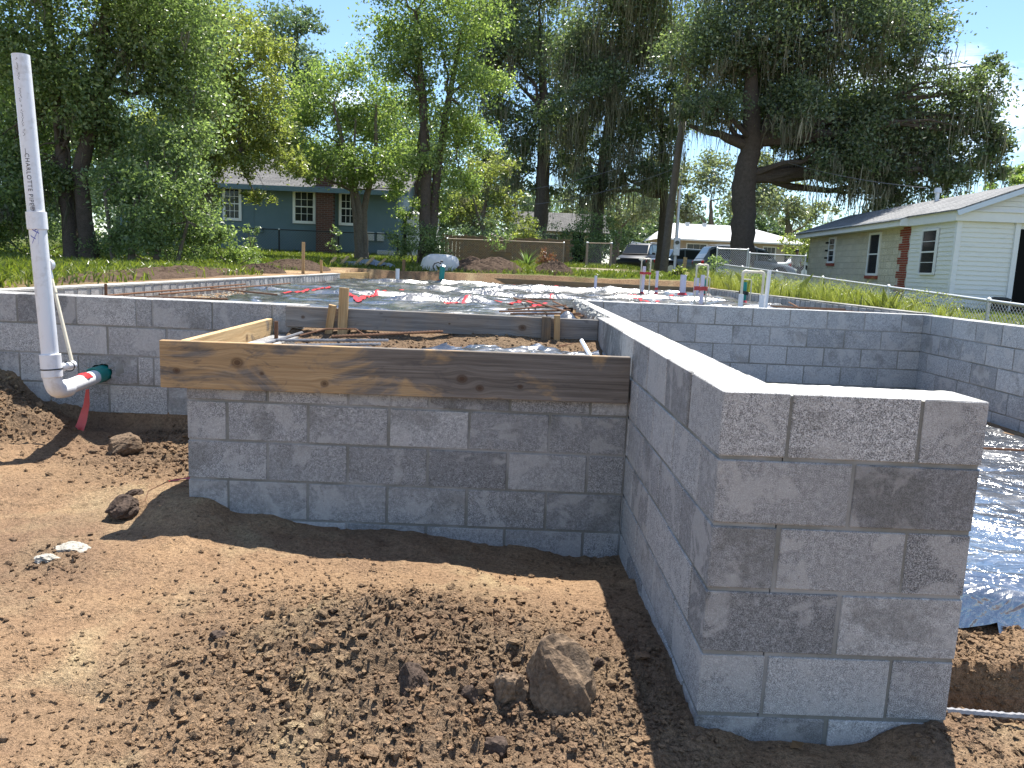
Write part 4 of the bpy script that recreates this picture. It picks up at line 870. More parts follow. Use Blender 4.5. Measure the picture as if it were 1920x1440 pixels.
# ------------------------------------------------------------------ vegetation
CAMP = np.array([-.64, -2.24, .33])
def leaf_cloud(blobs, px, dens, seed, nclf=1.0, up=.7, sig=.24, asp=.56, squash=.85):
    """leaf quads spread in clumps through the blobs; px = leaf length in photo pixels"""
    rg = np.random.default_rng(seed); VV = []; 
    for (x, y, z, r_) in blobs:
        D = math.hypot(x-CAMP[0], y-CAMP[1]); rp_ = r_*1473/D; L = px*D/1473
        N = int(dens*rp_*rp_); nc = max(8, int(nclf*14*(rp_/40)**1.5))
        d = rg.normal(size=(nc, 3)); d /= np.linalg.norm(d, axis=1)[:, None]; c = d*(r_*rg.random(nc)**.42)[:, None]; c[:, 2] *= squash
        k = rg.integers(0, nc, N); w = rg.uniform(.6, 1.3, nc)
        p = np.array([x, y, z])+c[k]+rg.normal(size=(N, 3))*(r_*sig*w[k])[:, None]*np.array([1, 1, .75])
        nrm = rg.normal(size=(N, 3))+np.array([0, 0, up]); nrm /= np.linalg.norm(nrm, axis=1)[:, None]
        t_ = rg.normal(size=(N, 3))+np.array([0, 0, -.35]); t_ -= nrm*(t_*nrm).sum(1)[:, None]; t_ /= np.linalg.norm(t_, axis=1)[:, None]; b_ = np.cross(nrm, t_)
        l = (L*rg.uniform(.65, 1.35, N))[:, None]; q = np.stack([p-t_*l*.5, p+b_*l*asp*.5-t_*l*.05, p+t_*l*.5-nrm*l*.12, p-b_*l*asp*.5-t_*l*.05], 1)
        VV.append(q.reshape(-1, 3))
    V = np.concatenate(VV); n = len(V)//4; return V, np.arange(n*4).reshape(-1, 4), rg.random(n)
def moss_cloud(blobs, n, lmin, lmax, seed, wid=.05):
    rg = np.random.default_rng(seed); V = []; F = []; R = []; tot = sum(b[3]**2 for b in blobs)
    for (x, y, z, r_) in blobs:
        for k in range(max(3, int(n*r_*r_/tot))):
            d = rg.normal(size=3); d /= np.linalg.norm(d); p0 = np.array([x, y, z])+d*r_*np.array([.95, .95, .5])*rg.random()**.5-np.array([0, 0, r_*.25]); LL = lmin+(lmax-lmin)*rg.random()**1.6; rr = rg.random()
            for s_ in range(int(rg.integers(9, 17))):
                p = p0+rg.normal(size=3)*np.array([.17, .17, .14])*(LL/1.2); l = LL*rg.uniform(.25, 1.0); w = wid*rg.uniform(.5, 1.3); an = rg.uniform(0, np.pi); e = np.array([math.cos(an), math.sin(an), 0])
                sw = rg.normal(size=3)*.07*l; sw[2] = 0; ph_ = rg.uniform(0, 6, 4); b0 = len(V)
                for j, (tt, ww) in enumerate(((0, .55), (.3, 1.), (.65, .75), (1, .12))):
                    q = p+np.array([0, 0, -l*tt])+sw*math.sin(tt*3+s_)+np.array([math.sin(ph_[j]), math.cos(ph_[j]*1.7), 0])*.035; V += [q-e*w*ww*.5, q+e*w*ww*.5]
                F += [(b0+2*j, b0+2*j+1, b0+2*j+3, b0+2*j+2) for j in range(3)]; R += [min(1, max(0, rr+rg.normal()*.12))]*3
    return np.array(V), np.array(F), np.array(R)
def wob(a, b, n, amp, rg):
    a, b = Vector(a), Vector(b); L = (b-a).length; P = [a]
    for i in range(1, n):
        t_ = i/n; P.append(a.lerp(b, t_)+Vector((rg.uniform(-1, 1), rg.uniform(-1, 1), rg.uniform(-.6, .6)+.8*math.sin(math.pi*t_)*.6))*amp*L)
    P.append(b); return P
def tree(name, label, trunks, blobs, leaf, px=5.0, dens=.9, seed=1, bark='bark', moss=None, cat='tree', group=None, limbs=True, limb_r=.35, nclf=1.0, jit=.7, sig=.24, extra=()):
    rg = random.Random(seed); base = Vector(trunks[0][0][0]); base.z -= .05
    t = thing(name, label, cat, base, (0, 0, 0), group)
    bl = [(x, y+rg.uniform(-jit, jit)*r_*1.3, z, r_) for (x, y, z, r_) in blobs]
    for pth, ra in trunks:
        P = [Vector(p) for p in pth]; Q = []; Rr = []; P[0] = P[0]-Vector((0, 0, .15))
        for i in range(len(P)-1):
            for k in range(6):
                f_ = k/6; Q.append(P[i].lerp(P[i+1], f_)+Vector((rg.uniform(-1, 1), rg.uniform(-1, 1), 0))*ra[i]*.12*(i+f_ > .3)); Rr.append((ra[i]+(ra[i+1]-ra[i])*f_)*rg.uniform(.94, 1.06)*(1+.45*max(0, 1-(i*6+k)/2.0)*(i == 0)))
        Q.append(P[-1]); Rr.append(ra[-1]); part('trunk', MB().tube(Q, Rr, 12).mesh('trunk', True, base), M[bark], t)
    tops = [(Vector(p), ra[i]) for pth, ra in trunks for i, p in enumerate(pth) if i > (1 if len(pth) > 3 else 0)]
    if limbs:
        for (x, y, z, r_) in bl:
            c = Vector((x, y, z)); tp, tr = min(tops, key=lambda q: (q[0]-c).length+(3 if q[0].z > z+.3 else 0))
            if (tp-c).length < .2: continue
            P = wob(tp, c, 5, .07, rg); r0 = min(tr*.6, limb_r*(.16+.06*(tp-c).length)); mbb = MB().tube(P, [max(.012, r0*(1-.8*i/5)) for i in range(6)], 7)
            for k in range(3):
                e = c+Vector((rg.gauss(0, 1), rg.gauss(0, 1), rg.gauss(.2, .8))).normalized()*r_*.85; mbb.tube(wob(P[3+k % 2], e, 3, .08, rg), [max(.008, r0*.3), max(.006, r0*.2), .006, .004], 5)
            part('branch', mbb.mesh('branch', True, base), M[bark], t)
    for (P, ra) in extra: part('branch', MB().tube(P, ra, 10).mesh('branch', True, base), M[bark], t)
    V, F, R = leaf_cloud(bl, px, dens, seed, nclf, sig=sig); part('crown', np_mesh('crown', V-np.array(base), F, False, fattr={'rnd': R}), M[leaf], t)
    if moss:
        V, F, R = moss_cloud(bl, moss[0], moss[1], moss[2]*.85, seed+50, .036); part('hanging_moss', np_mesh('moss', V-np.array(base), F, False, fattr={'rnd': R}), M['moss'], t)['kind'] = 'stuff'
    return t
BL = {
'T1': [(-10.6,14.8,4.6,1.26),(-9.0,14.8,5.3,1.37),(-10.6,14.8,3.2,1.03),(-9.6,14.8,3.5,1.03),(-8.0,14.8,4.9,1.26),(-11.4,14.8,1.8,0.80),(-9.1,14.8,2.6,0.80),(-7.7,14.8,3.6,0.92),(-9.9,14.8,6.1,1.60),(-7.6,14.8,6.0,1.26),(-11.5,14.8,4.0,1.03),(-10.4,14.8,1.8,0.69)],
'T2': [(-7.6,13.5,2.2,0.79),(-8.0,13.5,1.3,0.69),(-7.0,13.5,1.7,0.69),(-7.4,13.5,0.9,0.69),(-6.8,13.5,0.8,0.53),(-8.3,13.5,1.7,0.63),(-6.5,13.5,0.6,0.34),(-7.9,13.5,0.6,0.53),(-7.1,13.5,2.5,0.58)],
'T3': [(-8.2,20.0,5.5,1.12),(-8.8,20.0,6.3,1.27),(-7.6,20.0,4.7,0.82),(-7.2,20.0,3.8,0.67),(-8.1,20.0,3.8,0.90),(-8.8,20.0,4.5,1.05),(-7.1,20.0,5.7,0.57),(-9.1,20.0,3.1,0.75)],
'T4': [(-13.4,42.0,12.1,1.64),(-12.3,42.0,10.5,1.64),(-11.6,42.0,12.7,0.95),(-11.4,42.0,8.9,1.64),(-13.1,42.0,7.7,1.93),(-12.6,42.0,5.8,1.49)],
'T5': [(-6.6,23.0,5.1,1.10),(-5.8,23.0,6.0,1.02),(-5.0,23.0,5.1,1.10),(-4.4,23.0,3.9,0.93),(-6.6,23.0,3.6,0.93),(-7.3,23.0,4.6,0.76),(-5.1,23.0,3.1,0.76),(-5.9,23.0,2.9,0.61),(-4.2,23.0,2.6,0.61),(-7.3,23.0,3.2,0.61),(-5.6,23.0,4.5,0.85)],
'T6': [(-3.5,21.0,6.8,1.02),(-4.4,21.0,6.7,0.70),(-2.6,21.0,6.3,1.02),(-1.9,21.0,7.2,0.94),(-1.6,21.0,5.5,0.86),(-3.7,21.0,5.1,0.86),(-2.5,21.0,4.3,0.94),(-1.7,21.0,4.0,0.70),(-3.1,21.0,3.2,0.70),(-2.1,21.0,2.8,0.62),(-4.0,21.0,5.8,0.70),(-2.8,21.0,2.0,0.56),(-3.5,21.0,1.7,0.50),(-4.2,21.0,7.9,0.78),(-2.9,21.0,8.0,0.94)],
'T8': [(-0.9,42.0,11.8,2.23),(1.3,42.0,13.0,2.23),(-1.6,42.0,9.0,1.64),(1.5,42.0,9.7,1.93),(0.2,42.0,7.5,1.64),(2.8,42.0,7.8,1.34),(-1.8,42.0,6.2,1.07),(0.1,42.0,15.3,2.38),(-1.8,42.0,13.9,1.64)],
'T9': [(3.9,37.0,11.2,2.24),(5.9,37.0,11.8,2.11),(3.3,37.0,8.5,1.71),(5.4,37.0,8.4,1.71),(4.5,37.0,6.3,1.27),(6.7,37.0,6.7,1.11),(2.8,37.0,5.8,1.00),(4.5,37.0,13.8,2.37),(2.4,37.0,10.7,1.58)],
'T10': [(8.3,30.0,9.9,2.28),(6.5,30.0,9.0,1.63),(10.4,30.0,9.2,2.28),(12.4,30.0,9.9,2.06),(14.0,30.0,7.5,2.06),(11.7,30.0,7.0,1.84),(15.9,30.0,7.2,1.63),(17.2,30.0,7.8,1.04),(15.0,30.0,5.8,1.63),(17.0,30.0,5.4,1.19),(18.2,30.0,6.0,0.87),(9.5,30.0,7.8,1.63),(7.3,30.0,7.3,1.19),(12.9,30.0,5.3,1.19),(15.2,30.0,4.2,0.98),(18.0,30.0,8.9,0.56),(6.2,30.0,6.8,0.82),(14.4,30.0,9.4,1.52),(10.8,30.0,5.8,0.98),(8.1,30.0,12.2,2.17),(11.4,30.0,12.0,2.38),(14.2,30.0,11.3,1.52)],
'T14': [(-1.5,33.0,3.9,0.85),(-1.9,33.0,2.6,0.76),(-1.1,33.0,4.8,0.62),(-2.7,33.0,3.2,0.71),(-2.4,33.0,4.3,0.59)]}
g15 = gz1(-9.8, 14.8)
tree('oak_tree', 'spreading oak with twin dark trunks behind the long berm of clods', [([(-9.55, 14.8, g15), (-9.7, 14.8, 1.9), (-9.25, 14.8, 3.5), (-9.0, 14.9, 6.0)], [.17, .15, .13, .07]), ([(-9.95, 14.9, g15), (-10.1, 14.9, 2.0), (-10.2, 14.9, 4.0), (-10.4, 14.9, 6.2)], [.16, .14, .12, .06])], BL['T1']+[(-11.6,15.4,2.6,.8),(-10.9,15.2,1.3,.7),(-9.0,15.3,1.9,.6),(-12,15.2,.8,.7),(-8.4,15,4.2,.9)], 'leaf_oak', 7.0, .80, 1, 'bark', (60, .3, .9))
tree('small_tree', 'bushy small tree with thin stems beside the twin trunk oak', [([(-8.1, 13.5, .0), (-8.0, 13.5, 1.0), (-7.7, 13.5, 2.0)], [.07, .055, .03]), ([(-7.7, 13.6, .0), (-7.4, 13.6, 1.1), (-7.1, 13.6, 2.2)], [.06, .045, .03]), ([(-8.35, 13.4, 0), (-8.5, 13.4, 1.4)], [.045, .03]), ([(-7.2, 13.4, 0), (-6.9, 13.4, .9)], [.04, .03])], BL['T2'], 'leaf_oak', 6.5, .85, 2, 'bark_pale', None, 'tree', None, True, .12)
tree('tall_tree', 'tall tree with yellow green crown leaning over the blue house', [([(-9.2, 20, .15), (-9.0, 20, 2.5), (-8.6, 20, 4.6), (-8.5, 20, 6.6)], [.22, .18, .13, .06])], BL['T3']+[(-8.0,20,2.8,.6),(-8.9,20,3.0,.8),(-7.0,20,2.9,.6),(-9.2,20,1.8,.7),(-7.7,20,1.9,.4),(-10.2,20.5,3.6,1.0),(-10.4,20.5,2.2,.8),(-9.9,22,3.7,.9),(-8.9,22,3.5,.8),(-8.1,22,3.6,.7),(-7.4,22,3.4,.6)], 'leaf_yel', 6.2, .85, 3, 'bark_pale')
tree('tall_tree', 'far dark tall tree rising behind the blue house', [([(-12.6, 42, .5), (-12.5, 42, 7), (-12.4, 42, 12)], [.35, .28, .12])], BL['T4'], 'leaf_blue', 6.0, .9, 4)
tree('ornamental_tree', 'fresh green many stemmed tree in front of the brick chimney', [([(-5.35, 23, .2), (-5.4, 23, 1.9), (-5.9, 23, 3.8), (-6.2, 23, 5)], [.15, .12, .08, .04]), ([(-5.2, 23.1, .2), (-5.25, 23.1, 1.8), (-4.9, 23.1, 3.5), (-4.9, 23, 5)], [.14, .11, .07, .04]), ([(-5.3, 22.9, .3), (-5.6, 22.9, 2.4), (-5.5, 22.9, 4.6)], [.08, .06, .03])], BL['T5']+[(-6.3,22.5,3.2,.75),(-5.4,22,3.1,.6),(-4.6,22.5,3.2,.7),(-7.0,22.3,2.8,.45),(-3.9,22.5,3.3,.6)], 'leaf_mid', 5.8, .72, 5, 'bark_pale', None, 'tree', None, True, .12)
tree('tall_tree', 'tall forked green tree standing behind the white bag', [([(-3.05, 21, .15), (-3.1, 21, 3.0), (-3.25, 21, 5.0), (-3.5, 21, 7.2)], [.19, .15, .11, .05]), ([(-2.95, 21.1, .15), (-2.8, 21.1, 2.9), (-2.5, 21.1, 5.0), (-2.2, 21.1, 6.8)], [.14, .12, .09, .04])], BL['T6'], 'leaf_mid', 6.0, .85, 6, 'bark', None)
tree('mossy_tree', 'dark tree with hanging moss beside the small yellow green tree', [([(.95, 40.5, .3), (1.05, 40.5, 4), (1.0, 41, 8), (.6, 42, 13)], [.42, .36, .28, .12])], BL['T8']+[(-.5,41,5.4,1.2),(2.2,41,5.8,1.3),(1.0,41,4.4,.9),(-2.4,42,11.2,1.6)], 'leaf_live', 6.0, 1.0, 8, 'bark', (360, .8, 2.4), 'tree', None, True, .3)
tree('mossy_tree', 'broad moss draped tree above the dark parked car', [([(3.5, 37, .2), (3.7, 37, 4), (4.0, 37, 8), (4.3, 37, 12)], [.36, .30, .24, .1]), ([(7.0, 37.5, .2), (6.95, 37.5, 4), (6.5, 37.4, 8)], [.24, .20, .13])], BL['T9']+[(4.2,36.5,4.6,1.1),(5.8,36.5,5.0,1.1),(3.0,36.5,4.2,.9),(2.0,37,7.5,1.3),(6.8,36.8,8.8,1.4)], 'leaf_live', 6.0, 1.0, 9, 'bark', (620, .9, 3.2), 'tree', None, True, .3)
tree('live_oak', 'massive live oak with thick trunk and curtains of grey moss', [([(8.98, 30, -.15), (8.80, 30, 2.0), (8.68, 30, 4.2), (8.85, 30, 5.6), (8.5, 30, 9.0)], [.52, .47, .47, .40, .20])], BL['T10']+[(11.5,29,5.0,1.1),(12.6,29,4.5,1.1),(13.8,29,4.4,1.1),(14.6,29.5,3.7,.9),(16.3,29.5,4.4,1.0),(9.9,29.3,6.6,1.2),(7.0,29.5,6.6,1.0),(13.2,31,6.2,1.6),(16.2,30.5,5.9,1.4),(17.9,30,6.9,1.0),(18.6,30,5.2,.8),(10.9,31,7.2,1.5)], 'leaf_live', 6.0, 1.05, 10, 'bark', (760, .5, 2.5), 'tree', None, True, .42,
     extra=[(wob((8.9, 30, 4.2), (11.2, 30, 4.95), 6, .04, random.Random(3))+[Vector((13.2, 30, 4.6)), Vector((15.0, 29.8, 4.8))], [.30, .29, .27, .24, .22, .20, .18, .14, .07]), (wob((8.7, 30, 5.4), (6.3, 30, 6.1), 6, .04, random.Random(4)), [.22, .2, .18, .15, .12, .1, .06]), (wob((8.9, 30, 5.4), (11.0, 30, 8.4), 6, .04, random.Random(6)), [.34, .32, .28, .24, .2, .15, .1])])
tree('small_tree', 'small yellow green tree with drooping moss behind the rusty fence', [([(-1.75, 33, .4), (-1.8, 33, 2.5), (-1.5, 33, 4.2)], [.11, .09, .04]), ([(-1.5, 33, .4), (-1.9, 33, 2.0), (-2.4, 33, 3.6)], [.08, .06, .03])], BL['T14']+[(-.9,33,3.2,.7),(-.6,33,2.2,.6),(-2.9,33,2.2,.6)], 'leaf_yel', 5.5, .8, 14, 'bark_pale', (60, .3, .8), 'tree', None, True, .1)
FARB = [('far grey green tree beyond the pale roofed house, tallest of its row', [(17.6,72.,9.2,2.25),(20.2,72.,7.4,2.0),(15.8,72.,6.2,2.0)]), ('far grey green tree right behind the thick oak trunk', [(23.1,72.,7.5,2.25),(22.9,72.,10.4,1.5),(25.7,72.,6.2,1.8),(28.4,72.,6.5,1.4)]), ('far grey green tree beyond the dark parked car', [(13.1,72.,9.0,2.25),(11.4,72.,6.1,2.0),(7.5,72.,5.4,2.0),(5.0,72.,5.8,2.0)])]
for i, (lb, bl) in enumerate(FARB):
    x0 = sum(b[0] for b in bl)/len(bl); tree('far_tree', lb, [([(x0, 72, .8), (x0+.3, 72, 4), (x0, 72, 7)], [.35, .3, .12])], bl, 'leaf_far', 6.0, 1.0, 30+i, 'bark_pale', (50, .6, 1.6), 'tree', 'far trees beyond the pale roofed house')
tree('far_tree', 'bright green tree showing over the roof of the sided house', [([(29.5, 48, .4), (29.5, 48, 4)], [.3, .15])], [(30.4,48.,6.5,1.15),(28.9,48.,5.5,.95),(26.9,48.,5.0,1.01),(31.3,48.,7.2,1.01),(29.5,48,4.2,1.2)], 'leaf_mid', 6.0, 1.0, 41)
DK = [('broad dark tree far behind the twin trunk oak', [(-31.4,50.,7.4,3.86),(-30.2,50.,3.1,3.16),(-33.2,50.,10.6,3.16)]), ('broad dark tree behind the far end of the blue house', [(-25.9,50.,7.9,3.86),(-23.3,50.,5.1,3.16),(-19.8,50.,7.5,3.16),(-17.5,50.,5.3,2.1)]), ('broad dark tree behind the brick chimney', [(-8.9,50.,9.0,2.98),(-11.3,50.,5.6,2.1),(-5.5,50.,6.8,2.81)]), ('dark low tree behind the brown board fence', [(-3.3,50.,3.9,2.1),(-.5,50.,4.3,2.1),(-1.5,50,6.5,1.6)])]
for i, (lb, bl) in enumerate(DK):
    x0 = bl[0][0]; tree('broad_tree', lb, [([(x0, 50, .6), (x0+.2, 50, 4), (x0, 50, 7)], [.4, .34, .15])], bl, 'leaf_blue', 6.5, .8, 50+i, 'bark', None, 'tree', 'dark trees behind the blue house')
# far wood closing the horizon
rg = np.random.default_rng(77); bl = [(x+rg.uniform(-2, 2), 92+rg.uniform(-5, 5), rg.uniform(1.5, 7.5), rg.uniform(2.5, 4.2)) for x in np.arange(-95, 100, 2.6)]
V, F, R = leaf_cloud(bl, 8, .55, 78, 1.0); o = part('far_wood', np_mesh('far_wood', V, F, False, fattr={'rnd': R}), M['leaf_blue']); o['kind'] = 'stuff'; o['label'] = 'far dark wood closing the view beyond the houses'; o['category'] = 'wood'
def shrub(name, label, x, y, blobs, leaf, px, dens, seed, asp=.5, stems=4, sig=.24, group=None):
    g = gz1(x, y); bl = [(x+a, y+b, g+c, r_) for a, b, c, r_ in blobs]; rg = random.Random(seed); t = thing(name, label, 'shrub', (x, y, g), (0, 0, 0), group)
    for k in range(stems):
        b = bl[k % len(bl)]; part('stem', MB().tube(wob((x+rg.uniform(-.1, .1), y, g-.05), (b[0], b[1], b[2]), 3, .06, rg), [.02, .016, .012, .006], 5).mesh('stem', True, (x, y, g)), M['bark_pale'], t)
    V, F, R = leaf_cloud(bl, px, dens, seed, asp=asp, sig=sig); part('foliage', np_mesh('foliage', V-np.array([x, y, g]), F, False, fattr={'rnd': R}), M[leaf], t); return t
shrub('shrub', 'dense dark green shrub at the foot of the forked tall tree', -3.2, 20.3, [(0, 0, .5, .5), (.5, .1, .4, .45), (-.4, 0, .8, .45), (.2, .2, 1.0, .45), (-.6, .1, .4, .4)], 'leaf_oak', 4.6, .9, 101)
shrub('shrub', 'bright glossy green bush behind the rusty rail fence', .1, 29, [(0, 0, 1.1, .5), (-.35, 0, .8, .4), (.35, 0, .8, .4), (0, 0, 1.5, .35), (.1, .1, .5, .5)], 'leaf_yel', 6.0, .9, 102)
shrub('shrub', 'loose leafy bush at the end of the bushy small tree', -6.3, 14.2, [(0, 0, .35, .35), (.4, 0, .25, .3), (-.4, 0, .4, .35)], 'leaf_mid', 5.0, .7, 103)
shrub('shrub', 'low dark undergrowth between the small tree stems', -7.9, 14.6, [(0, 0, .4, .5), (.7, .2, .35, .45), (-.7, .1, .4, .5), (-1.4, .3, .4, .5)], 'leaf_oak', 5.0, .8, 104)
shrub('shrub', 'dark undergrowth under the twin trunk oak', -11.2, 15.4, [(0, 0, .5, .6), (.9, .2, .4, .5), (-.9, 0, .7, .7), (-1.8, .2, .8, .8)], 'leaf_oak', 5.0, .8, 105)
shrub('shrub', 'low leafy plant by the thick lilac pipe', 3.9, 19.0, [(0, 0, .2, .16), (.15, 0, .15, .12), (-.12, 0, .14, .12)], 'leaf_yel', 6.5, 1., 106)
shrub('shrub', 'upright weedy shrub beside the leaning tan board', 4.6, 18.0, [(0, 0, .35, .25), (.05, 0, .7, .22), (-.1, .1, .5, .22)], 'leaf_oak', 5.0, .8, 107)
shrub('shrub', 'weedy bush behind the wide taped loop', 5.0, 15.5, [(0, 0, .3, .3), (.25, 0, .25, .25), (0, .1, .55, .2)], 'leaf_mid', 5.0, .7, 108)
shrub('shrub', 'thin sapling against the blue house wall', -9.6, 25.5, [(0, 0, .4, .25), (.2, 0, .8, .2), (-.1, 0, .9, .2)], 'leaf_oak', 5.0, .6, 109)
shrub('shrub', 'tall leafy shrub screening one end of the blue house', -11.3, 23.5, [(0, 0, .8, .8), (.5, 0, 1.7, .8), (-.7, 0, 1.9, .9), (.2, 0, 2.6, .7), (1.0, 0, .6, .5)], 'leaf_mid', 5.5, .75, 120)
shrub('shrub', 'green vine shrub beside the brick chimney', -6.9, 26.4, [(0, 0, .4, .25), (.1, 0, .9, .22)], 'leaf_oak', 5.0, .6, 110)
shrub('shrub', 'dark ivy thicket under the moss draped tree', 3.2, 33, [(0, 0, .7, .8), (-.9, .2, .6, .7), (.7, 0, 1.3, .8), (-.2, .3, 1.7, .9), (-1.3, .3, 1.3, .8)], 'leaf_oak', 4.6, .9, 111)
shrub('shrub', 'dark thicket behind the brown board fence', -1.6, 31, [(0, 0, 1.0, .8), (-1.0, 0, .9, .7), (1.0, .2, .9, .7), (2.2, .2, 1.0, .8)], 'leaf_blue', 4.6, .9, 112)
shrub('shrub', 'bright green bush between oak trunk and sided house', 15.6, 43, [(0, 0, 1.4, .8), (.8, 0, 1.6, .8), (-.4, .1, 2.2, .6), (.6, .2, 2.4, .7)], 'leaf_yel', 5.0, .7, 113)
shrub('shrub', 'reddish leafed plant beside the spiky garden plant', .55, 24.6, [(0, 0, .2, .28), (.3, 0, .2, .25), (0, .1, .4, .22)], 'leaf_red', 4.6, .8, 114)
def spiky(name, label, x, y, n, l, mat, seed, w=.05):
    g = gz1(x, y); rg = random.Random(seed); t = thing(name, label, 'plant', (x, y, g))
    for k in range(n):
        an = rg.uniform(0, 2*math.pi); el = rg.uniform(.5, 1.35); L = l*rg.uniform(.7, 1.15); mb = MB(); d = Vector((math.cos(an), math.sin(an), 0)); s_ = Vector((-math.sin(an), math.cos(an), 0)); V = []
        for j in range(5):
            t_ = j/4; p = d*L*math.cos(el)*t_+Vector((0, 0, L*(math.sin(el)*t_-.28*t_*t_))); ww = w*(1-t_)**.7*.5+.002; V += [p-s_*ww, p+s_*ww]
        mb.add(V, [(2*j, 2*j+1, 2*j+3, 2*j+2) for j in range(4)]); part('leaf', mb.mesh('leaf', True), M[mat], t)
    return t
spiky('spiky_plant', 'spiky pale green garden plant in front of the rusty fence', .0, 24.4, 34, .85, 'leaf_mid', 5, .055)
spiky('palmetto', 'grey green fan palm arching behind the rusty fence', .95, 30.5, 40, 1.35, 'leaf_far', 6, .05)
gpot = gz1(-.9, 24.3); pt = thing('potted_plant', 'pink flowering plant in a square brown pot by the rusty fence', 'plant pot', (-.9, 24.3, gpot))
part('pot', MB().add([(-.32, -.25, 0), (.32, -.25, 0), (.32, .25, 0), (-.32, .25, 0), (-.36, -.28, .42), (.36, -.28, .42), (.36, .28, .42), (-.36, .28, .42)], [(0, 3, 2, 1), (4, 5, 6, 7), (0, 1, 5, 4), (1, 2, 6, 5), (2, 3, 7, 6), (3, 0, 4, 7)]).mesh('pot'), M['wood_dark'], pt)
V, F, R = leaf_cloud([(-.9, 24.3, gpot+.65, .3), (-1.1, 24.3, gpot+.85, .25), (-.7, 24.3, gpot+.9, .25)], 5, .5, 115); part('foliage', np_mesh('foliage', V-np.array([-.9, 24.3, gpot]), F, False, fattr={'rnd': R}), M['leaf_oak'], pt)
V, F, R = leaf_cloud([(-1.05, 24.2, gpot+.95, .22), (-.7, 24.2, gpot+.9, .22)], 4, .12, 116); part('flowers', np_mesh('flowers', V-np.array([-.9, 24.3, gpot]), F, False, fattr={'rnd': R}), simple('pink_petals', (.65, .45, .5), .7), pt)
# grass and weeds
def blades(name, P, h, w, seed, mat, label, lean=.35, seg=2):
    rg = np.random.default_rng(seed); n = len(P); z = ground_z(P[:, 0], P[:, 1], False)[0]-.01; an = rg.uniform(0, 2*np.pi, n); e = np.stack([np.cos(an), np.sin(an), 0*an], 1); d = rg.normal(size=(n, 3))*lean; d[:, 2] = 1; d /= np.linalg.norm(d, axis=1)[:, None]
    b = np.column_stack([P, z]); hh = (h*rg.uniform(.5, 1.3, n))[:, None]; ww = (w*rg.uniform(.7, 1.3, n))[:, None]; bend = rg.normal(size=(n, 3))*.25; bend[:, 2] = -.1
    m_ = b+d*hh*.55; tp = b+d*hh+bend*hh
    V = np.stack([b-e*ww*.5, b+e*ww*.5, m_+e*ww*.4, tp, m_-e*ww*.4], 1).reshape(-1, 3); F = np.arange(n*5).reshape(-1, 5)
    o = part(name, np_mesh(name, V, F, False, fattr={'rnd': np.clip(rg.random(n)*.8+.2*vn(P[:, 0], P[:, 1], 9), 0, 1)}), M[mat]); o['kind'] = 'stuff'; o['label'] = label; o['category'] = 'grass'; return o
def scatter(n, xa, xb, ya, yb, mask, seed, pw=1.0):
    rg = np.random.default_rng(seed); P = np.column_stack([rg.uniform(xa, xb, n), ya+(yb-ya)*rg.random(n)**pw]); return P[rg.random(n) < mask(P[:, 0], P[:, 1])]
GMK = lambda x, y: grass_mask(x, y)*(1-np.clip(path_mask(x, y), 0, 1))*(slabdist(x, y) > .3)
P = scatter(110000, -15, 4.6, 5.5, 28, GMK, 5, 1.15); blades('lawn_grass', P, .12+.05*vn(P[:, 0]*.8, P[:, 1]*.8, 3), .020, 6, 'grass', 'short sunlit lawn grass behind the slab')
P = scatter(30000, 4.14, 5.75, 6.3, 19, lambda x, y: .35+.65*sstep(-.3, .4, fbm(x*1.3, y*.9, 401, 3)), 7, 1.2); blades('tall_weeds', P, (.34+.26*vn(P[:, 0]*1.1, P[:, 1]*.8, 5))*(.62+.38*sstep(6.5, 10.5, P[:, 1])), .006, 8, 'weed', 'tall yellow green weeds between slab edge and wire fence', .28)
P = scatter(9000, 5.7, 11, 8, 30, lambda x, y: .6+0*x, 9); blades('yard_grass', P, .14+0*P[:, 0], .03, 10, 'grass', 'rough yard grass beyond the wire fence')
V, F, R = leaf_cloud([(4.3+.9*random.random(), 6.8+i*.55, gz1(4.6, 6.8+i*.55)+.30+.12*random.random(), .2) for i in range(2, 20) for _ in range(2)], 3.6, .45, 402, asp=.35); o = part('weed_tops', np_mesh('weed_tops', V, F, False, fattr={'rnd': R}), M['weed']); o['kind'] = 'stuff'; o['label'] = 'feathery seed heads topping the tall weeds'; o['category'] = 'weeds'

# ------------------------------------------------------------------ wire fences
def link_mesh(p0, p1, zb0, zb1, h, sp, wire):
    a = Vector((*p0, zb0)); b = Vector((*p1, zb1)); L = math.dist(p0, p1); mb = MB(); pt_ = lambda u_, v_: a.lerp(b, u_/L)+Vector((0, 0, v_)); n = int((L+h)/sp)+1
    nrm = Vector((-(p1[1]-p0[1])/L, (p1[0]-p0[0])/L, 0))*wire
    for k in range(n):
        for s_ in (1, -1):
            u0 = k*sp-h if s_ > 0 else k*sp; u1 = u0+s_*h; v0, v1 = 0., h
            if s_ < 0: pass
            def clip(u_a, v_a, u_b, v_b):
                if u_a < 0: v_a += (0-u_a)/(u_b-u_a)*(v_b-v_a); u_a = 0
                if u_a > L: v_a += (L-u_a)/(u_b-u_a)*(v_b-v_a); u_a = L
                if u_b < 0: v_b = v_a+(0-u_a)/(u_b-u_a)*(v_b-v_a); u_b = 0
                if u_b > L: v_b = v_a+(L-u_a)/(u_b-u_a)*(v_b-v_a); u_b = L
                return u_a, v_a, u_b, v_b
            if max(u0, u1) <= 0 or min(u0, u1) >= L: continue
            u0, v0, u1, v1 = clip(u0, v0, u1, v1); P = [pt_(u0, v0)+nrm*s_, pt_(u1, v1)+nrm*s_]
            if (P[0]-P[1]).length > .01: mb.tube(P, wire, 3, False)
    return mb
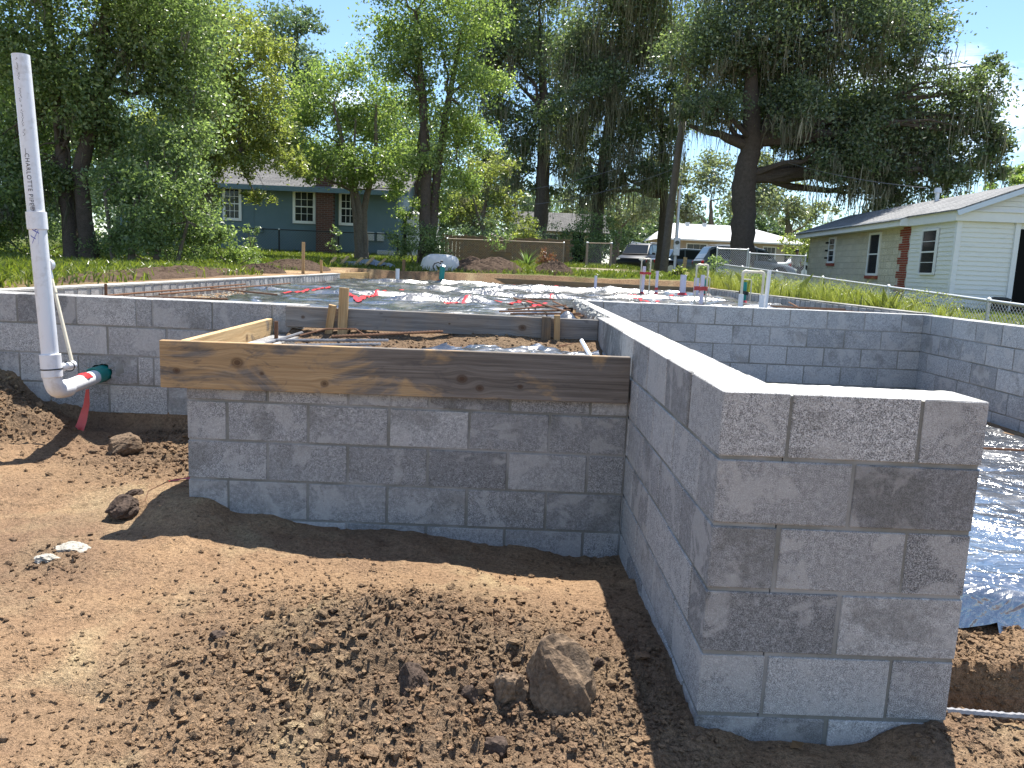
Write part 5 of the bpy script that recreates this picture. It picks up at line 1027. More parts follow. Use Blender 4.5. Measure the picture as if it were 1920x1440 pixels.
def link_fence(label, p0, p1, zb0, zb1, h, posts, sp=.07, wire=.0022, mat='rail', rail_r=.021, post_r=.024, wmat='steel', top=True):
    g0 = ((p0[0]+p1[0])/2, (p0[1]+p1[1])/2, (zb0+zb1)/2); t = thing('wire_fence', label, 'fence', g0); a = Vector((*p0, zb0)); b = Vector((*p1, zb1))
    if top: part('top_rail', MB().tube([a+Vector((0, 0, h)), b+Vector((0, 0, h))], rail_r, 10).mesh('top_rail', True, g0), M[mat], t)
    part('wire_mesh', link_mesh(p0, p1, zb0, zb1, h+.02, sp, wire).mesh('wire_mesh', False, g0), M[wmat], t)
    for i in range(posts):
        q = a.lerp(b, i/(posts-1)); po = part('post', MB().tube([q-Vector((0, 0, .25)), q+Vector((0, 0, h+.01))], post_r, 10).mesh('post', True, g0), M[mat], t)
        part('post_cap', MB().tube([q+Vector((0, 0, h+.0)), q+Vector((0, 0, h+.03)), q+Vector((0, 0, h+.045))], [post_r*1.3, post_r*1.25, post_r*.5], 10).mesh('post_cap', True, g0), M['steel'], po)
    return t
link_fence('long sagging chain link fence with grey rail beside the tall weeds', (5.6, 5.2), (5.6, 21.6), -.74, -.14, .78, 7, .068, .0032)
link_fence('square chain link gate panel in front of the thick oak trunk', (5.72, 22), (6.66, 22), -.1, -.1, 1.2, 2, .065, .0024)
link_fence('low chain link fence running from the gate panel past the grey car', (6.75, 22.1), (8.7, 22.7), -.1, -.1, 1.1, 2, .075, .0022)
link_fence('dark chain link fence along the blue house', (-11.2, 27), (-4.7, 27), gz1(-11, 27), gz1(-4.7, 27), .86, 4, .10, .003, 'black', .02, .03, 'rebar_grey')
link_fence('chain link fence with rusty top rail before the brown board fence', (-2.85, 26.5), (1.35, 26.5), gz1(-2.8, 26.5), gz1(1.3, 26.5), .80, 3, .09, .003, 'rust_rail', .024, .026, 'rust_rail')
link_fence('short chain link gate between weathered posts by the ivy thicket', (2.15, 26), (3.0, 26), gz1(2.2, 26), gz1(3, 26), .85, 2, .09, .003, 'rust_rail', .018, .045, 'rebar_grey')
bf = thing('board_fence', 'brown weathered board fence behind the rusty rail fence', 'fence', (-.7, 27.6, gz1(-.7, 27.6)))
bme = MB().box((-.068, -.012, 0), (.068, .012, .92), .004).mesh('board')
for i in range(34): part('board', bme, M['wood_dark'], bf, (-2.4+i*.142, random.uniform(-.008, .008), random.uniform(-.03, .02)))
for z_ in (.25, .72): part('rail', MB().box((-2.5, .014, z_-.04), (2.5, .05, z_+.04)).mesh('rail'), M['wood_dark'], bf)

# ------------------------------------------------------------------ houses
def B(par, name, a, b, mat, ch=0, rot=(0, 0, 0)):
    c = tuple((a[i]+b[i])/2 for i in range(3)); h_ = tuple((b[i]-a[i])/2 for i in range(3))
    return part(name, MB().box(tuple(-q for q in h_), h_, ch).mesh(name), M[mat] if isinstance(mat, str) else mat, par, c, rot)
def mk_brick(name='red_brick_wall'):
    t = NT(name); v = t.coord(); q = t.n('ShaderNodeTexBrick'); t.put(q.inputs['Vector'], t.mapv(v, (1, 1, 1), (0, 0, 0), (math.pi/2, 0, 0))); t.put(q.inputs['Color1'], (.13, .055, .04)); t.put(q.inputs['Color2'], (.085, .04, .032)); t.put(q.inputs['Mortar'], (.15, .13, .115)); t.put(q.inputs['Scale'], 1.0); t.put(q.inputs['Brick Width'], .21); t.put(q.inputs['Row Height'], .07); t.put(q.inputs['Mortar Size'], .008)
    return t.princ(q.outputs[0], .9, .2)
M['brick'] = mk_brick(); M['brick_piece'] = simple('red_brick', (.27, .07, .048), .9, .2, 0, .35, 6, .2)
M['blue_wall'] = simple('blue_painted_wall', (.125, .185, .215), .8, .2, 0, .12, 3, .1)
M['tan_block'] = mk_block('tan_painted_block', (.52, .475, .36), (.62, .575, .45), .08, .10)
M['tan_mortar'] = simple('tan_mortar', (.42, .39, .30), .95, .1)
def mk_shingle(name, a, b):
    t = NT(name); v = t.coord(); q = t.n('ShaderNodeTexBrick'); t.put(q.inputs['Vector'], v); t.put(q.inputs['Color1'], a); t.put(q.inputs['Color2'], b); t.put(q.inputs['Mortar'], tuple(x*.6 for x in a)); t.put(q.inputs['Scale'], 1.); t.put(q.inputs['Brick Width'], .32); t.put(q.inputs['Row Height'], .14); t.put(q.inputs['Mortar Size'], .012)
    n = t.noise(v, 25, 4, .65); return t.princ(t.mix(1., q.outputs[0], t.ramp(n, (.3, .6), (.7, 1.3)), 'MULTIPLY'), .92, .15, 0, t.bump(q.outputs[0], .4, .02))
M['shingle'] = mk_shingle('grey_shingles', (.165, .168, .172), (.27, .27, .268)); M['shingle_dk'] = mk_shingle('aged_shingles', (.10, .098, .097), (.16, .155, .15)); M['roof_white'] = mk_shingle('pale_roof', (.62, .62, .62), (.68, .68, .68))
M['stucco'] = simple('tan_stucco', (.42, .35, .28), .9, .15, 0, .1, 3, .1)
def mk_siding():
    t = NT('white_siding'); v = t.offs(t.coord(), 4); n = t.noise(t.mapv(v, (1, 1, 4)), 3.5, 5, .65, .4)
    return t.princ(t.mix(t.ramp(n, (.55, 0.), (.75, .45)), (.74, .745, .70), (.42, .44, .40)), .6, .35)
M['siding'] = mk_siding()
M['curtain'] = simple('window_curtain', (.30, .25, .18), .8, .2, 0, .3, 4)

def window(par, x, y0, y1, z0, z1, axis, out, rows=4, cols=1, frame=.06, fmat='white', mid=True, gl='glass'):
    """flat window on plane axis ('x' or 'y') at coordinate x, facing direction out"""
    def bx(nm, u0, u1, v0, v1, d0, d1, m, p):
        lo, hi = min(x+out*d0, x+out*d1), max(x+out*d0, x+out*d1)
        return B(p, nm, (lo, u0, v0), (hi, u1, v1), m) if axis == 'x' else B(p, nm, (u0, lo, v0), (u1, hi, v1), m)
    w_ = bx('window', y0, y1, z0, z1, .012, .022, gl, par); c = Vector(w_.location)
    def sub(nm, u0, u1, v0, v1, d0, d1, m):
        o = bx(nm, u0, u1, v0, v1, d0, d1, m, w_); o.location = Vector(o.location)-c; return o
    sub('frame', y0-frame, y0, z0-frame, z1+frame, .0, .05, fmat); sub('frame', y1, y1+frame, z0-frame, z1+frame, .0, .05, fmat); sub('frame', y0, y1, z1, z1+frame, .0, .048, fmat); sub('sill', y0, y1, z0-frame, z0, .0, .06, fmat)
    for i in range(1, rows): z_ = z0+(z1-z0)*i/rows; th = .03 if (mid and i*2 == rows) else .012; sub('muntin', y0, y1, z_-th/2*1.3, z_+th/2*1.3, .022, .034, fmat)
    for i in range(1, cols): y_ = y0+(y1-y0)*i/cols; sub('muntin', y_-.009, y_+.009, z0, z1, .022, .032, fmat)
    return w_
# --- blue house
HB = (-9.9, 28, .40); h = thing('house', 'blue house with white framed windows and a brick chimney behind the trees', 'house', HB)
B(h, 'wall', (-5.4, 0, -.1), (5.05, 7, 2.45), 'blue_wall')
for x_ in (-4.0, -2.8, -1.55, -.35, 3.3): B(h, 'wall_seam', (x_-.012, -.012, 0), (x_+.012, .0, 2.45), 'blue_wall')
for a0, a1 in ((-1.42, -.92), (1.2, 1.86), (2.93, 3.42), (-3.9, -3.4)): window(h, 0, a0, a1, 1.25, 2.30, 'y', -1, 4, 3, .10, 'white')
ch_ = B(h, 'chimney', (2.05, -.35, -.1), (2.68, -.002, 3.75), 'brick'); B(h, 'chimney_cap', (2.0, -.40, 3.75), (2.73, .05, 3.85), 'brick')
ro = part('roof', MB().add([(-5.9, -.55, 2.33), (5.5, -.55, 2.33), (5.5, 3.5, 3.75), (-5.9, 3.5, 3.75), (-5.9, 7.5, 2.33), (5.5, 7.5, 2.33), (-5.9, -.55, 2.45), (5.5, -.55, 2.45), (5.5, 3.5, 3.87), (-5.9, 3.5, 3.87), (-5.9, 7.5, 2.45), (5.5, 7.5, 2.45)], [(0, 1, 2, 3), (3, 2, 5, 4), (6, 9, 8, 7), (9, 10, 11, 8), (0, 6, 7, 1), (4, 5, 11, 10), (0, 3, 9, 6), (3, 4, 10, 9), (1, 7, 8, 2), (2, 8, 11, 5)]).mesh('roof'), M['shingle_dk'], h)
B(h, 'fascia', (-5.9, -.58, 2.28), (5.5, -.552, 2.46), 'blue_wall')
part('gable', MB().add([(5.05, .0, 2.45), (5.05, 7, 2.45), (5.05, 3.5, 3.70)], [(0, 1, 2)]).mesh('gable'), M['blue_wall'], h)
for x_ in (4.05, 4.42): B(h, 'meter_box', (x_-.13, -.12, .62), (x_+.13, -.002, .95), 'rail', .01)
B(h, 'outlet_box', (-.2, -.08, .75), (-.02, -.002, .95), 'blue_wall', .01)
B(h, 'air_unit', (4.4, -.75, -.1), (5.0, -.2, .28), 'rail', .02)
hs = thing('shed', 'white metal shed wall glimpsed past the corner of the blue house', 'shed', (-4.2, 29.5, .42)); B(hs, 'wall', (-.5, 0, 0), (.6, 2, 1.7), 'white')
for i in range(6): B(hs, 'rib', (-.45+i*.18, -.02, 0), (-.41+i*.18, 0, 1.7), 'white')
part('roof', MB().add([(-.6, -.1, 1.7), (.7, -.1, 1.7), (.7, 2.1, 1.95), (-.6, 2.1, 1.95), (-.6, -.1, 1.75), (.7, -.1, 1.75), (.7, 2.1, 2.0), (-.6, 2.1, 2.0)], [(0, 1, 2, 3), (4, 7, 6, 5), (0, 4, 5, 1), (1, 5, 6, 2), (2, 6, 7, 3), (3, 7, 4, 0)]).mesh('roof'), M['roof_white'], hs)
# --- sided house on the right (local x to the right, y away)
HR = (10.45, 17.5, -.36); hr = thing('house', 'white sided house front with tan block wall and red brick quoins beyond the fence', 'house', HR, (0, 0, -.0715))
B(hr, 'porch_core', (.02, .02, .0), (3.4, 2.7, 2.24), 'siding'); B(hr, 'skirting', (-.01, -.01, -.3), (3.41, 2.69, .0), 'dark')
bd = {}
def board(L):
    k = round(L, 3)
    if k not in bd: bd[k] = MB().add([(-L/2, 0, 0), (L/2, 0, 0), (L/2, -.026, 0), (-L/2, -.026, 0), (-L/2, -.004, .118), (L/2, -.004, .118), (L/2, 0, .118), (-L/2, 0, .118)], [(0, 1, 2, 3), (3, 2, 5, 4), (4, 5, 6, 7), (0, 3, 4, 7), (1, 6, 5, 2), (0, 7, 6, 1)]).mesh('siding_board'); bd[k].materials.append(M['siding'])
    return bd[k]
for i in range(19):
    z_ = .0+i*.1165
    part('siding_board', board(2.60), None, hr, (.02, 1.32, z_), (0, 0, -math.pi/2)); part('siding_board', board(1.34), None, hr, (.70, .02, z_))
    part('siding_board', board(.86), None, hr, (2.97, .02, z_))
B(hr, 'corner_post', (-.03, -.03, -.02), (.09, .09, 2.24), 'white'); B(hr, 'door_frame', (1.36, -.05, -.02), (1.48, .015, 2.24), 'white'); B(hr, 'door', (1.48, -.01, .0), (2.42, .012, 2.1), 'dark'); B(hr, 'door_frame', (2.42, -.05, -.02), (2.54, .015, 2.24), 'white')
window(hr, -.01, .98, 1.78, .96, 2.06, 'x', -1, 4, 1, .05, 'white', True)
B(hr, 'curtain', (-.025, 1.0, .98), (-.0235, 1.30, 2.04), 'curtain')
B(hr, 'main_core', (.075, 2.70, -.3), (3.35, 12.15, 2.26), 'tan_mortar')
tb = [MB().box((-.195, -.005, -.095), (.195, .005, .095), .003).mesh('house_block')]; tb[0].materials.append(M['tan_block'])
for k in range(12):
    for i in range(24):
        y_ = 2.92+i*.4064+(.2032 if k % 2 else 0)
        if y_ < 11.98 and y_ > 3.45: part('house_block', tb[0], None, hr, (.071, y_, -.05+k*.2032), (0, 0, math.pi/2))
# brick quoin: groups of three courses, wide then narrow
bp = {}
def brick(L):
    if L not in bp: bp[L] = MB().box((-.02, -L/2, -.0255), (.02, L/2, .0255), .003).mesh('brick'); bp[L].materials.append(M['brick_piece'])
    return bp[L]
M['quoin_mortar'] = simple('pale_brick_mortar', (.50, .47, .40), .95, .1)
B(hr, 'quoin_bed', (.052, 2.70, -.3), (.075, 3.44, 2.26), 'quoin_mortar')
for k in range(34):
    z_ = .03+k*.0665; wide = (k//3) % 2 == 0
    cs = ([(2.80, .2), (3.02, .2), (3.24, .2), (3.42, .1)] if k % 2 else [(2.76, .1), (2.92, .2), (3.14, .2), (3.36, .2)]) if wide else ([(2.94, .2), (3.16, .2)] if k % 2 else [(2.90, .1), (3.06, .2), (3.22, .1)])
    for (y_, L) in cs: part('brick', brick(L), None, hr, (.048+random.uniform(-.003, .003), y_, z_))
for (a0, a1, z0, z1, rws) in ((4.95, 5.72, .92, 2.12, 2), (9.05, 9.62, 1.33, 2.13, 4)):
    window(hr, .068, a0, a1, z0, z1, 'x', -1, rws, 1, .07, 'white'); B(hr, 'brick_sill', (.0, a0-.1, z0-.17), (.07, a1+.1, z0-.072), 'brick_piece', .004)
for z_ in (1.45, 1.72, 2.0): B(hr, 'shutter_hinge', (-.03, 9.66, z_-.03), (.02, 9.86, z_+.03), 'dark')
B(hr, 'main_fascia', (-.36, 2.62, 2.24), (-.33, 12.65, 2.46), 'white'); B(hr, 'soffit', (-.33, 2.62, 2.255), (.08, 12.65, 2.275), 'white')
B(hr, 'porch_frieze', (-.125, -.125, 2.24), (3.5, 2.618, 2.47), 'white'); B(hr, 'fascia_return', (-.36, 2.56, 2.242), (-.127, 2.617, 2.462), 'white'); B(hr, 'porch_ledge', (-.165, -.17, 2.472), (3.54, 2.60, 2.50), 'white')
SL = .39
def rz_(x_): return 2.49+(x_+.15)*SL
XRD = 1.7
part('roof', MB().add([(-.42, 2.55, rz_(-.42)), (-.42, 12.75, rz_(-.42)), (XRD, 12.75, rz_(XRD)), (XRD, -.3, rz_(XRD)), (-.2, -.3, rz_(-.2)), (-.2, 2.55, rz_(-.2)), (3.8, 12.75, rz_(-.42)), (3.8, -.3, rz_(-.42)),
    (-.42, 2.55, rz_(-.42)+.035), (-.42, 12.75, rz_(-.42)+.035), (XRD, 12.75, rz_(XRD)+.035), (XRD, -.3, rz_(XRD)+.035), (-.2, -.3, rz_(-.2)+.035), (-.2, 2.55, rz_(-.2)+.035), (3.8, 12.75, rz_(-.42)+.035), (3.8, -.3, rz_(-.42)+.035)],
    [(8, 13, 12, 11, 10, 9), (10, 11, 15, 14), (0, 1, 2, 3, 4, 5), (3, 2, 6, 7), (0, 8, 9, 1), (4, 12, 13, 5), (5, 13, 8, 0), (4, 3, 11, 12), (3, 7, 15, 11), (1, 9, 10, 2), (2, 10, 14, 6)]).mesh('roof'), M['shingle'], hr)
L_ = math.hypot(XRD+.2, SL*(XRD+.2)); part('rake_board', MB().box((-L_/2, -.02, -.12), (L_/2, .02, .0)).mesh('rake_board'), M['blue_white'], hr, ((XRD-.2)/2, -.29, rz_((XRD-.2)/2)-.005), (0, -math.atan(SL), 0))
for i in range(13):
    z_ = 2.50+i*.125; xa = (z_-2.49)/SL-.15+.25
    if xa < XRD-.1: part('gable_board', board(round(max(.1, 2*(XRD-xa)), 2)), None, hr, (XRD, -.08, z_))
part('gable', MB().add([(-.1, -.07, 2.48), (XRD*2+.1, -.07, 2.48), (XRD, -.07, 2.48+(XRD+.1)*SL-.06)], [(0, 1, 2)]).mesh('gable'), M['blue_white'], hr)
part('roof_vent', MB().tube([(1.45, 4.6, rz_(1.45)), (1.45, 4.6, rz_(1.45)+.3)], .06, 10).mesh('roof_vent', True), M['steel'], hr); part('vent_hood', MB().tube([(1.45, 4.6, rz_(1.45)+.28), (1.45, 4.6, rz_(1.45)+.42)], [.11, .09], 10).mesh('vent_hood', True), M['steel'], hr)
# bin beside the porch
tb_ = thing('bin', 'black plastic bin with lid standing beside the white sided porch', 'bin', (11.35, 16.9, -.42))
part('body', MB().tube([(0, 0, 0), (0, 0, .42)], [.18, .23], 20).mesh('body', True), M['black'], tb_); part('lid', MB().tube([(0, 0, .42), (0, 0, .45), (0, 0, .49)], [.26, .26, .12], 20).mesh('lid', True), M['black'], tb_)
# --- tan house with pale roof far behind
ht = thing('house', 'tan far house with wide pale roof behind the thick oak trunk', 'house', (16.9, 60, .55))
B(ht, 'wall', (-5.3, 0, -.3), (5.3, 7, 2.42), 'stucco')
part('roof', MB().add([(-5.8, -.6, 2.35), (5.8, -.6, 2.35), (5.8, 7.6, 2.35), (-5.8, 7.6, 2.35), (-4.4, 3.5, 3.75), (1.8, 3.5, 3.75)], [(0, 1, 5, 4), (1, 2, 5), (2, 3, 4, 5), (3, 0, 4), (3, 2, 1, 0)]).mesh('roof'), M['roof_white'], ht)
B(ht, 'fascia', (-5.8, -.63, 2.24), (5.8, -.602, 2.36), 'white')
for a0, a1 in ((-3.6, -2.1), (-.4, .6), (2.4, 3.3)): window(ht, 0, a0, a1, 1.0, 2.0, 'y', -1, 1, 3, .08, 'white')
B(ht, 'door', (4.1, -.03, 0), (4.9, -.002, 2.0), 'dark')
for x_ in (-3.0, -1.6): B(ht, 'roof_vent', (x_-.15, 3.0, 3.55), (x_+.15, 3.4, 3.85), 'steel')
hd = thing('house', 'small dim house with dark roof behind the fan palm', 'house', (2.6, 47, .5))
B(hd, 'wall', (-2.6, 0, -.2), (2.4, 5, 2.1), 'stucco'); part('roof', MB().add([(-3.1, -.5, 2.0), (2.9, -.5, 2.0), (2.9, 5.5, 2.0), (-3.1, 5.5, 2.0), (-3.1, 2.5, 3.3), (2.9, 2.5, 3.3)], [(0, 1, 5, 4), (1, 2, 5), (2, 3, 4, 5), (3, 0, 4), (3, 2, 1, 0)]).mesh('roof'), M['shingle_dk'], hd)
window(hd, 0, -1.2, -.3, .9, 1.8, 'y', -1, 2, 1, .07, 'white'); B(hd, 'door', (.7, -.03, 0), (1.5, -.002, 1.95), 'dark')

# ------------------------------------------------------------------ vehicles
def mk_paint(name, col, met=.4, ro=.35):
    t = NT(name); return t.princ(col, ro, .3, met, None, Coat_Weight=.15, Coat_Roughness=.15)
M['tail'] = simple('red_lens', (.5, .02, .02), .15, .6); M['lens'] = simple('clear_lens', (.7, .72, .74), .1, .7)
def car(label, loc, rz, paint, kind='suv', L=4.65, Wd=1.85, H=1.68, cat='car'):
    t = thing('parked_car', label, cat, loc, (0, 0, rz)); hb = .72 if kind == 'sedan' else .80     # local: x forward, z up, origin under the middle
    zb_ = .22; bl_ = H*.60
    st = [(-L/2, .52, bl_*.92, .86), (-L/2+.10, .30, bl_*1.0, .97), (-L/2+.8, zb_, bl_*1.02, 1.0), (-.4, zb_, bl_, 1.0), (.9, zb_, bl_*.97, 1.0), (L/2-1.1, zb_, bl_*.95, .99), (L/2-.45, zb_+.02, bl_*.86, .95), (L/2-.10, .28, bl_*.74, .86), (L/2, .40, bl_*.58, .74)]
    mb = MB(); n = 10
    for (x, z0, z1, w_) in st:
        w2 = Wd/2*w_; hgt = z1-z0
        mb.v += [(x, -w2*.90, z0), (x, -w2, z0+.18*hgt), (x, -w2, z0+.62*hgt), (x, -w2*.95, z0+.90*hgt), (x, -w2*.86, z1), (x, w2*.86, z1), (x, w2*.95, z0+.90*hgt), (x, w2, z0+.62*hgt), (x, w2, z0+.18*hgt), (x, w2*.90, z0)]
    m_ = len(st); mb.f = [(i*n+k, i*n+(k+1) % n, (i+1)*n+(k+1) % n, (i+1)*n+k) for i in range(m_-1) for k in range(n)]+[tuple(range(n-1, -1, -1)), tuple((m_-1)*n+k for k in range(n))]
    mb.f = [tuple(reversed(q)) for q in mb.f]; body = part('body', mb.mesh('body', True), paint, t)
    rear = -L/2+.10 if kind != 'sedan' else -L/2+.75
    gh = [(rear, bl_*.98, bl_*1.02, .84), (rear+.38, bl_, H*.965, .74), (rear+.9, bl_, H, .73), (.25, bl_, H*.99, .73), (.72, bl_*.98, H*.93, .73), (1.32, bl_*.96, bl_*1.0, .82)]
    mb = MB()
    for (x, z0, z1, w_) in gh:
        w2 = Wd/2; mb.v += [(x, -w2*.86, z0-.02), (x, -w2*w_*1.0, z1-.03*(z1-z0)), (x, -w2*w_*.92, z1), (x, w2*w_*.92, z1), (x, w2*w_*1.0, z1-.03*(z1-z0)), (x, w2*.86, z0-.02)]
    n = 6; mb.f = [tuple(reversed((i*n+k, i*n+(k+1) % n, (i+1)*n+(k+1) % n, (i+1)*n+k))) for i in range(len(gh)-1) for k in range(n)]; part('cabin', mb.mesh('cabin', True), paint, t)
    # glazing set proud of the cabin skin
    def side_z(x, f_):
        for i in range(len(gh)-1):
            if gh[i][0] <= x <= gh[i+1][0]:
                q = (x-gh[i][0])/(gh[i+1][0]-gh[i][0]); zt = gh[i][2]+(gh[i+1][2]-gh[i][2])*q; w_ = gh[i][3]+(gh[i+1][3]-gh[i][3])*q; zz = bl_+.03+(zt-.07-bl_-.03)*f_; r_ = (zz-bl_)/max(.01, zt-bl_); return zz, Wd/2*(.86+(w_-.86)*r_)+.008
        return bl_, Wd/2*.86
    for s_ in (-1, 1):
        for (xa, xb) in ((rear+.30, -.62), (-.55, .28), (.36, 1.02)):
            mb = MB(); N = 5
            for j in range(N+1):
                x = xa+(xb-xa)*j/N; z0, y0 = side_z(x, 0); z1, y1 = side_z(x, .95); mb.v += [(x, s_*y0, z0), (x, s_*y1, max(z1, z0+.01))]
            mb.f = [(2*j, 2*j+2, 2*j+3, 2*j+1) if s_ < 0 else (2*j+1, 2*j+3, 2*j+2, 2*j) for j in range(N)]; part('side_window', mb.mesh('side_window'), M['glass'], t)
        part('mirror', MB().box((-.08, -.09, -.06), (.08, .09, .06), .02).mesh('mirror'), paint, t, (.85, s_*(Wd/2+.06), bl_+.06))
        part('tail_light', MB().box((-.06, -.13, -.09), (.06, .13, .09), .02).mesh('tail_light'), M['tail'], t, (-L/2+.06, s_*(Wd/2-.17), bl_*.82))
        part('headlight', MB().box((-.14, -.12, -.06), (.10, .12, .06), .02).mesh('headlight'), M['lens'], t, (L/2-.14, s_*(Wd/2-.26), bl_*.66))
    def pane(x0, z0, x1, z1, w0, w1): return MB().add([(x0, -w0, z0), (x0, w0, z0), (x1, w1, z1), (x1, -w1, z1)], [(0, 1, 2, 3)])
    part('windscreen', pane(1.27, bl_*1.03, .76, H*.915, Wd/2*.78, Wd/2*.68).mesh('windscreen'), M['glass'], t, (.012, 0, .012))
    part('rear_window', pane(rear+.07, bl_*1.08, rear+.33, H*.93, Wd/2*.74, Wd/2*.68).mesh('rear_window'), M['glass'], t, (-.012, 0, .006))
    for sx in (-1, 1):
        for s_ in (-1, 1):
            x = sx*L*.30; w_ = part('wheel', MB().tube([(0, -.11, 0), (0, -.10, 0), (0, .10, 0), (0, .11, 0)], [.30, .34, .34, .30], 24).mesh('tyre', True), M['black'], t, (x, s_*(Wd/2-.10), .34)); part('rim', MB().tube([(0, -.118, 0), (0, .118, 0)], .21, 16).mesh('rim', True), M['steel'], w_)
            part('wheel_arch', MB().tube([(0, -.02, 0), (0, .02, 0)], .42, 24).mesh('wheel_arch'), M['dark'], t, (x, s_*(Wd/2-.012), .37))
    part('number_plate', MB().box((-.01, -.16, -.05), (.01, .16, .05)).mesh('number_plate'), M['white'], t, (-L/2-.005, 0, bl_*.72))
    if kind == 'suv':
        for s_ in (-1, 1): part('roof_rail', MB().tube([(rear+.5, s_*.60, H+.0), (rear+.7, s_*.60, H+.045), (.1, s_*.60, H+.045), (.3, s_*.60, H)], .018, 6).mesh('roof_rail', True), M['steel'], t)
    return t
P1 = mk_paint('silver_paint', (.15, .17, .19)); P2 = mk_paint('black_paint', (.01, .011, .014), 0, .5); P3 = mk_paint('white_car_paint', (.72, .73, .74), 0); P4 = mk_paint('grey_blue_paint', (.13, .16, .18))
car('silver grey sport utility car parked behind the thick oak trunk', (10.75, 36, gz1(10.75, 36)-.02), 0.03, P1)
car('black sport utility car parked nose out under the moss draped tree', (7.45, 46, gz1(7.45, 46)), -2.05, P2, 'suv', 4.6, 1.9, 1.72)
car('pale grey sedan mostly hidden behind the silver grey car', (9.2, 40.5, gz1(9.2, 40.5)), .1, P4, 'sedan', 4.5, 1.8, 1.45)
car('white car with red tail light beside the corner of the tan block wall', (17.3, 44, gz1(17.3, 44)), .25, P3, 'sedan', 4.5, 1.8, 1.5)

# ------------------------------------------------------------------ person by the white car
pg_ = gz1(14.7, 40); pe = thing('person', 'person in grey top and dark trousers standing beside the white car', 'person', (14.7, 40, pg_-.05))
J = {'pel': (0, 0, .86), 'sp': (0, 0, 1.08), 'ch': (0, 0, 1.28), 'nk': (0, 0, 1.43), 'hd0': (0, -.01, 1.50), 'hd': (0, -.02, 1.60), 'hd2': (0, -.01, 1.68)}
vv = [J['pel'], J['sp'], J['ch'], J['nk'], J['hd0'], J['hd'], J['hd2']]; ee = [(i, i+1) for i in range(6)]; rr_ = [.135, .125, .145, .055, .06, .088, .055]
def chain(start, pts, rad):
    p = start
    for q, r__ in zip(pts, rad): vv.append(q); rr_.append(r__); ee.append((p, len(vv)-1)); p = len(vv)-1
for s_ in (-1, 1):
    chain(2, [(s_*.17, 0, 1.36), (s_*.22, .03, 1.12), (s_*.24, -.04, .90), (s_*.24, -.07, .80)], [.062, .048, .040, .036])
    chain(0, [(s_*.09, 0, .80), (s_*.10, -.01, .46), (s_*.10, .02, .10), (s_*.105, -.08, .04)], [.09, .068, .048, .04])
me = bpy.data.meshes.new('person'); me.from_pydata(vv, ee, []); bo = part('body', me, simple('skin', (.20, .11, .07), .6), pe)
sm = bo.modifiers.new('skin', 'SKIN'); sv = me.skin_vertices[0].data
for i, r__ in enumerate(rr_): sv[i].radius = (r__, r__*.85)
sv[0].use_root = True; bo.modifiers.new('sub', 'SUBSURF').levels = 1; bo.modifiers['sub'].render_levels = 2
def ell(zs, n=16):
    mb = MB()
    for (z, a, b, cx_) in zs: mb.v += [(cx_+a*math.cos(2*math.pi*i/n), b*math.sin(2*math.pi*i/n), z) for i in range(n)]
    mb.f = [(j*n+i, j*n+(i+1) % n, (j+1)*n+(i+1) % n, (j+1)*n+i) for j in range(len(zs)-1) for i in range(n)]; return mb
sh = ell([(.80, .165, .13, 0), (.95, .16, .125, 0), (1.10, .165, .13, 0), (1.28, .195, .14, 0), (1.38, .19, .11, 0), (1.43, .09, .075, 0)])
for s_ in (-1, 1): sh.tube([(s_*.16, 0, 1.37), (s_*.21, .02, 1.22), (s_*.225, .03, 1.08)], [.075, .068, .062], 10, False)
part('top', sh.mesh('top', True), simple('grey_cloth', (.26, .26, .27), .9), pe)
tr = MB()
for s_ in (-1, 1): tr.tube([(s_*.085, 0, .86), (s_*.10, -.005, .46), (s_*.10, .02, .08)], [.105, .08, .07], 12, False)
part('trousers', tr.mesh('trousers', True), simple('dark_cloth', (.03, .03, .04), .9), pe)
part('hair', ell([(1.50, .06, .06, 0), (1.56, .095, .095, 0), (1.63, .10, .105, 0), (1.70, .08, .085, 0), (1.735, .02, .02, 0)]).mesh('hair', True), M['black'], pe, (0, .025, 0))

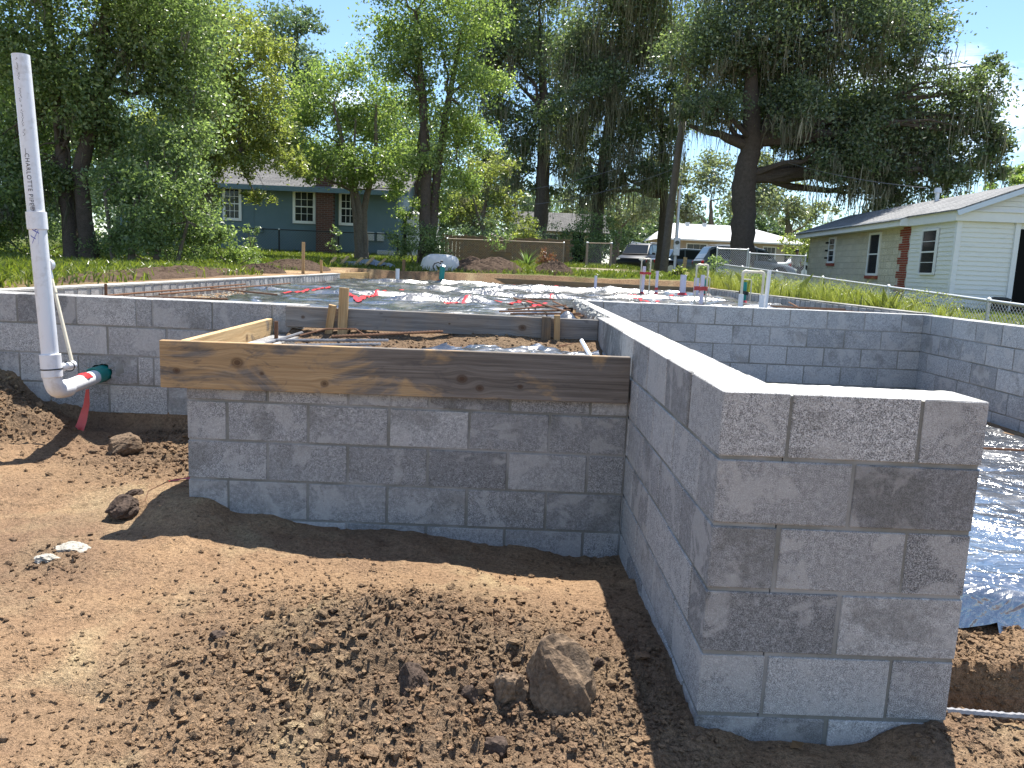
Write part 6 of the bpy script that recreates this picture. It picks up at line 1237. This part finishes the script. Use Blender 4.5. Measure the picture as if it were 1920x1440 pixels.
# ------------------------------------------------------------------ poles and wires
up_ = thing('utility_pole', 'tall leaning wooden utility pole in front of the moss draped tree', 'utility pole', (6.45, 34, gz1(6.45, 34)))
part('pole', MB().tube([(0, 0, -.3), (.15, 0, 3), (.42, 0, 7), (.75, 0, 11.5)], [.19, .175, .155, .13], 14).mesh('pole', True), M['bark_pale'], up_)
part('crossarm', MB().box((-1.1, -.06, -.06), (1.1, .06, .06), .01).mesh('crossarm'), M['bark_pale'], up_, (.70, -.15, 10.8))
mpz = gz1(5.3, 26); mp2 = thing('meter_pole', 'slim service pole with grey electric meter box and conduit', 'meter pole', (5.32, 26, mpz))
part('pole', MB().box((-.05, -.045, -.2), (.05, .045, 3.25), .006).mesh('pole'), M['wood'], mp2, (0, .05, 0), (0, -.012, 0))
part('conduit', MB().tube([(-.03, -.03, .0), (-.03, -.03, 2.0), (-.035, -.03, 3.3)], [.055, .05, .035], 12).mesh('conduit', True), M['rail'], mp2)
part('weather_head', MB().tube([(-.035, -.03, 3.28), (-.035, -.06, 3.40), (-.035, -.12, 3.38)], [.05, .055, .03], 10).mesh('weather_head', True), M['steel'], mp2)
mbx = part('meter_box', MB().box((-.11, -.10, 0), (.11, .0, .62), .012).mesh('meter_box'), M['rail'], mp2, (-.03, -.08, 1.0)); part('meter', MB().tube([(0, -.10, .46), (0, -.17, .46)], [.075, .065], 18).mesh('meter', True), M['glass'], mbx); part('box_label', MB().box((-.04, -.104, .24), (.04, -.101, .29)).mesh('box_label'), M['white'], mbx)
plz = gz1(5.65, 25.9); single('leaning_board', MB().box((-.065, -.02, -.5), (.065, .02, .45), .004).mesh('leaning_board'), M['form'], 'splintered tan board standing beside the electric meter box', 'board', (5.58, 25.8, plz+.5), (.05, .07, 0))
def wire(label, a, b, sag, r_=.012):
    P = [(a[0]+(b[0]-a[0])*i/14, a[1]+(b[1]-a[1])*i/14, a[2]+(b[2]-a[2])*i/14-4*sag*(i/14)*(1-i/14)) for i in range(15)]; c = Vector(P[7]); return single('overhead_wire', MB().tube(P, r_, 5).mesh('wire', True, c), M['rebar_grey'], label, 'wire', c)
wire('overhead wire running from the meter pole to the utility pole', (5.28, 25.9, 3.38), (7.0, 33.9, 8.2), .4); wire('slack wire crossing before the mossy tree trunk', (-2.4, 36, 3.6), (6.9, 34, 6.0), .5); wire('lower slack wire crossing before the mossy tree trunk', (-2.4, 36, 3.0), (6.85, 34, 5.0), .5)
wire('wire from the utility pole to the sided house roof', (7.1, 34, 7.0), (12.9, 24.0, 3.4), .5)
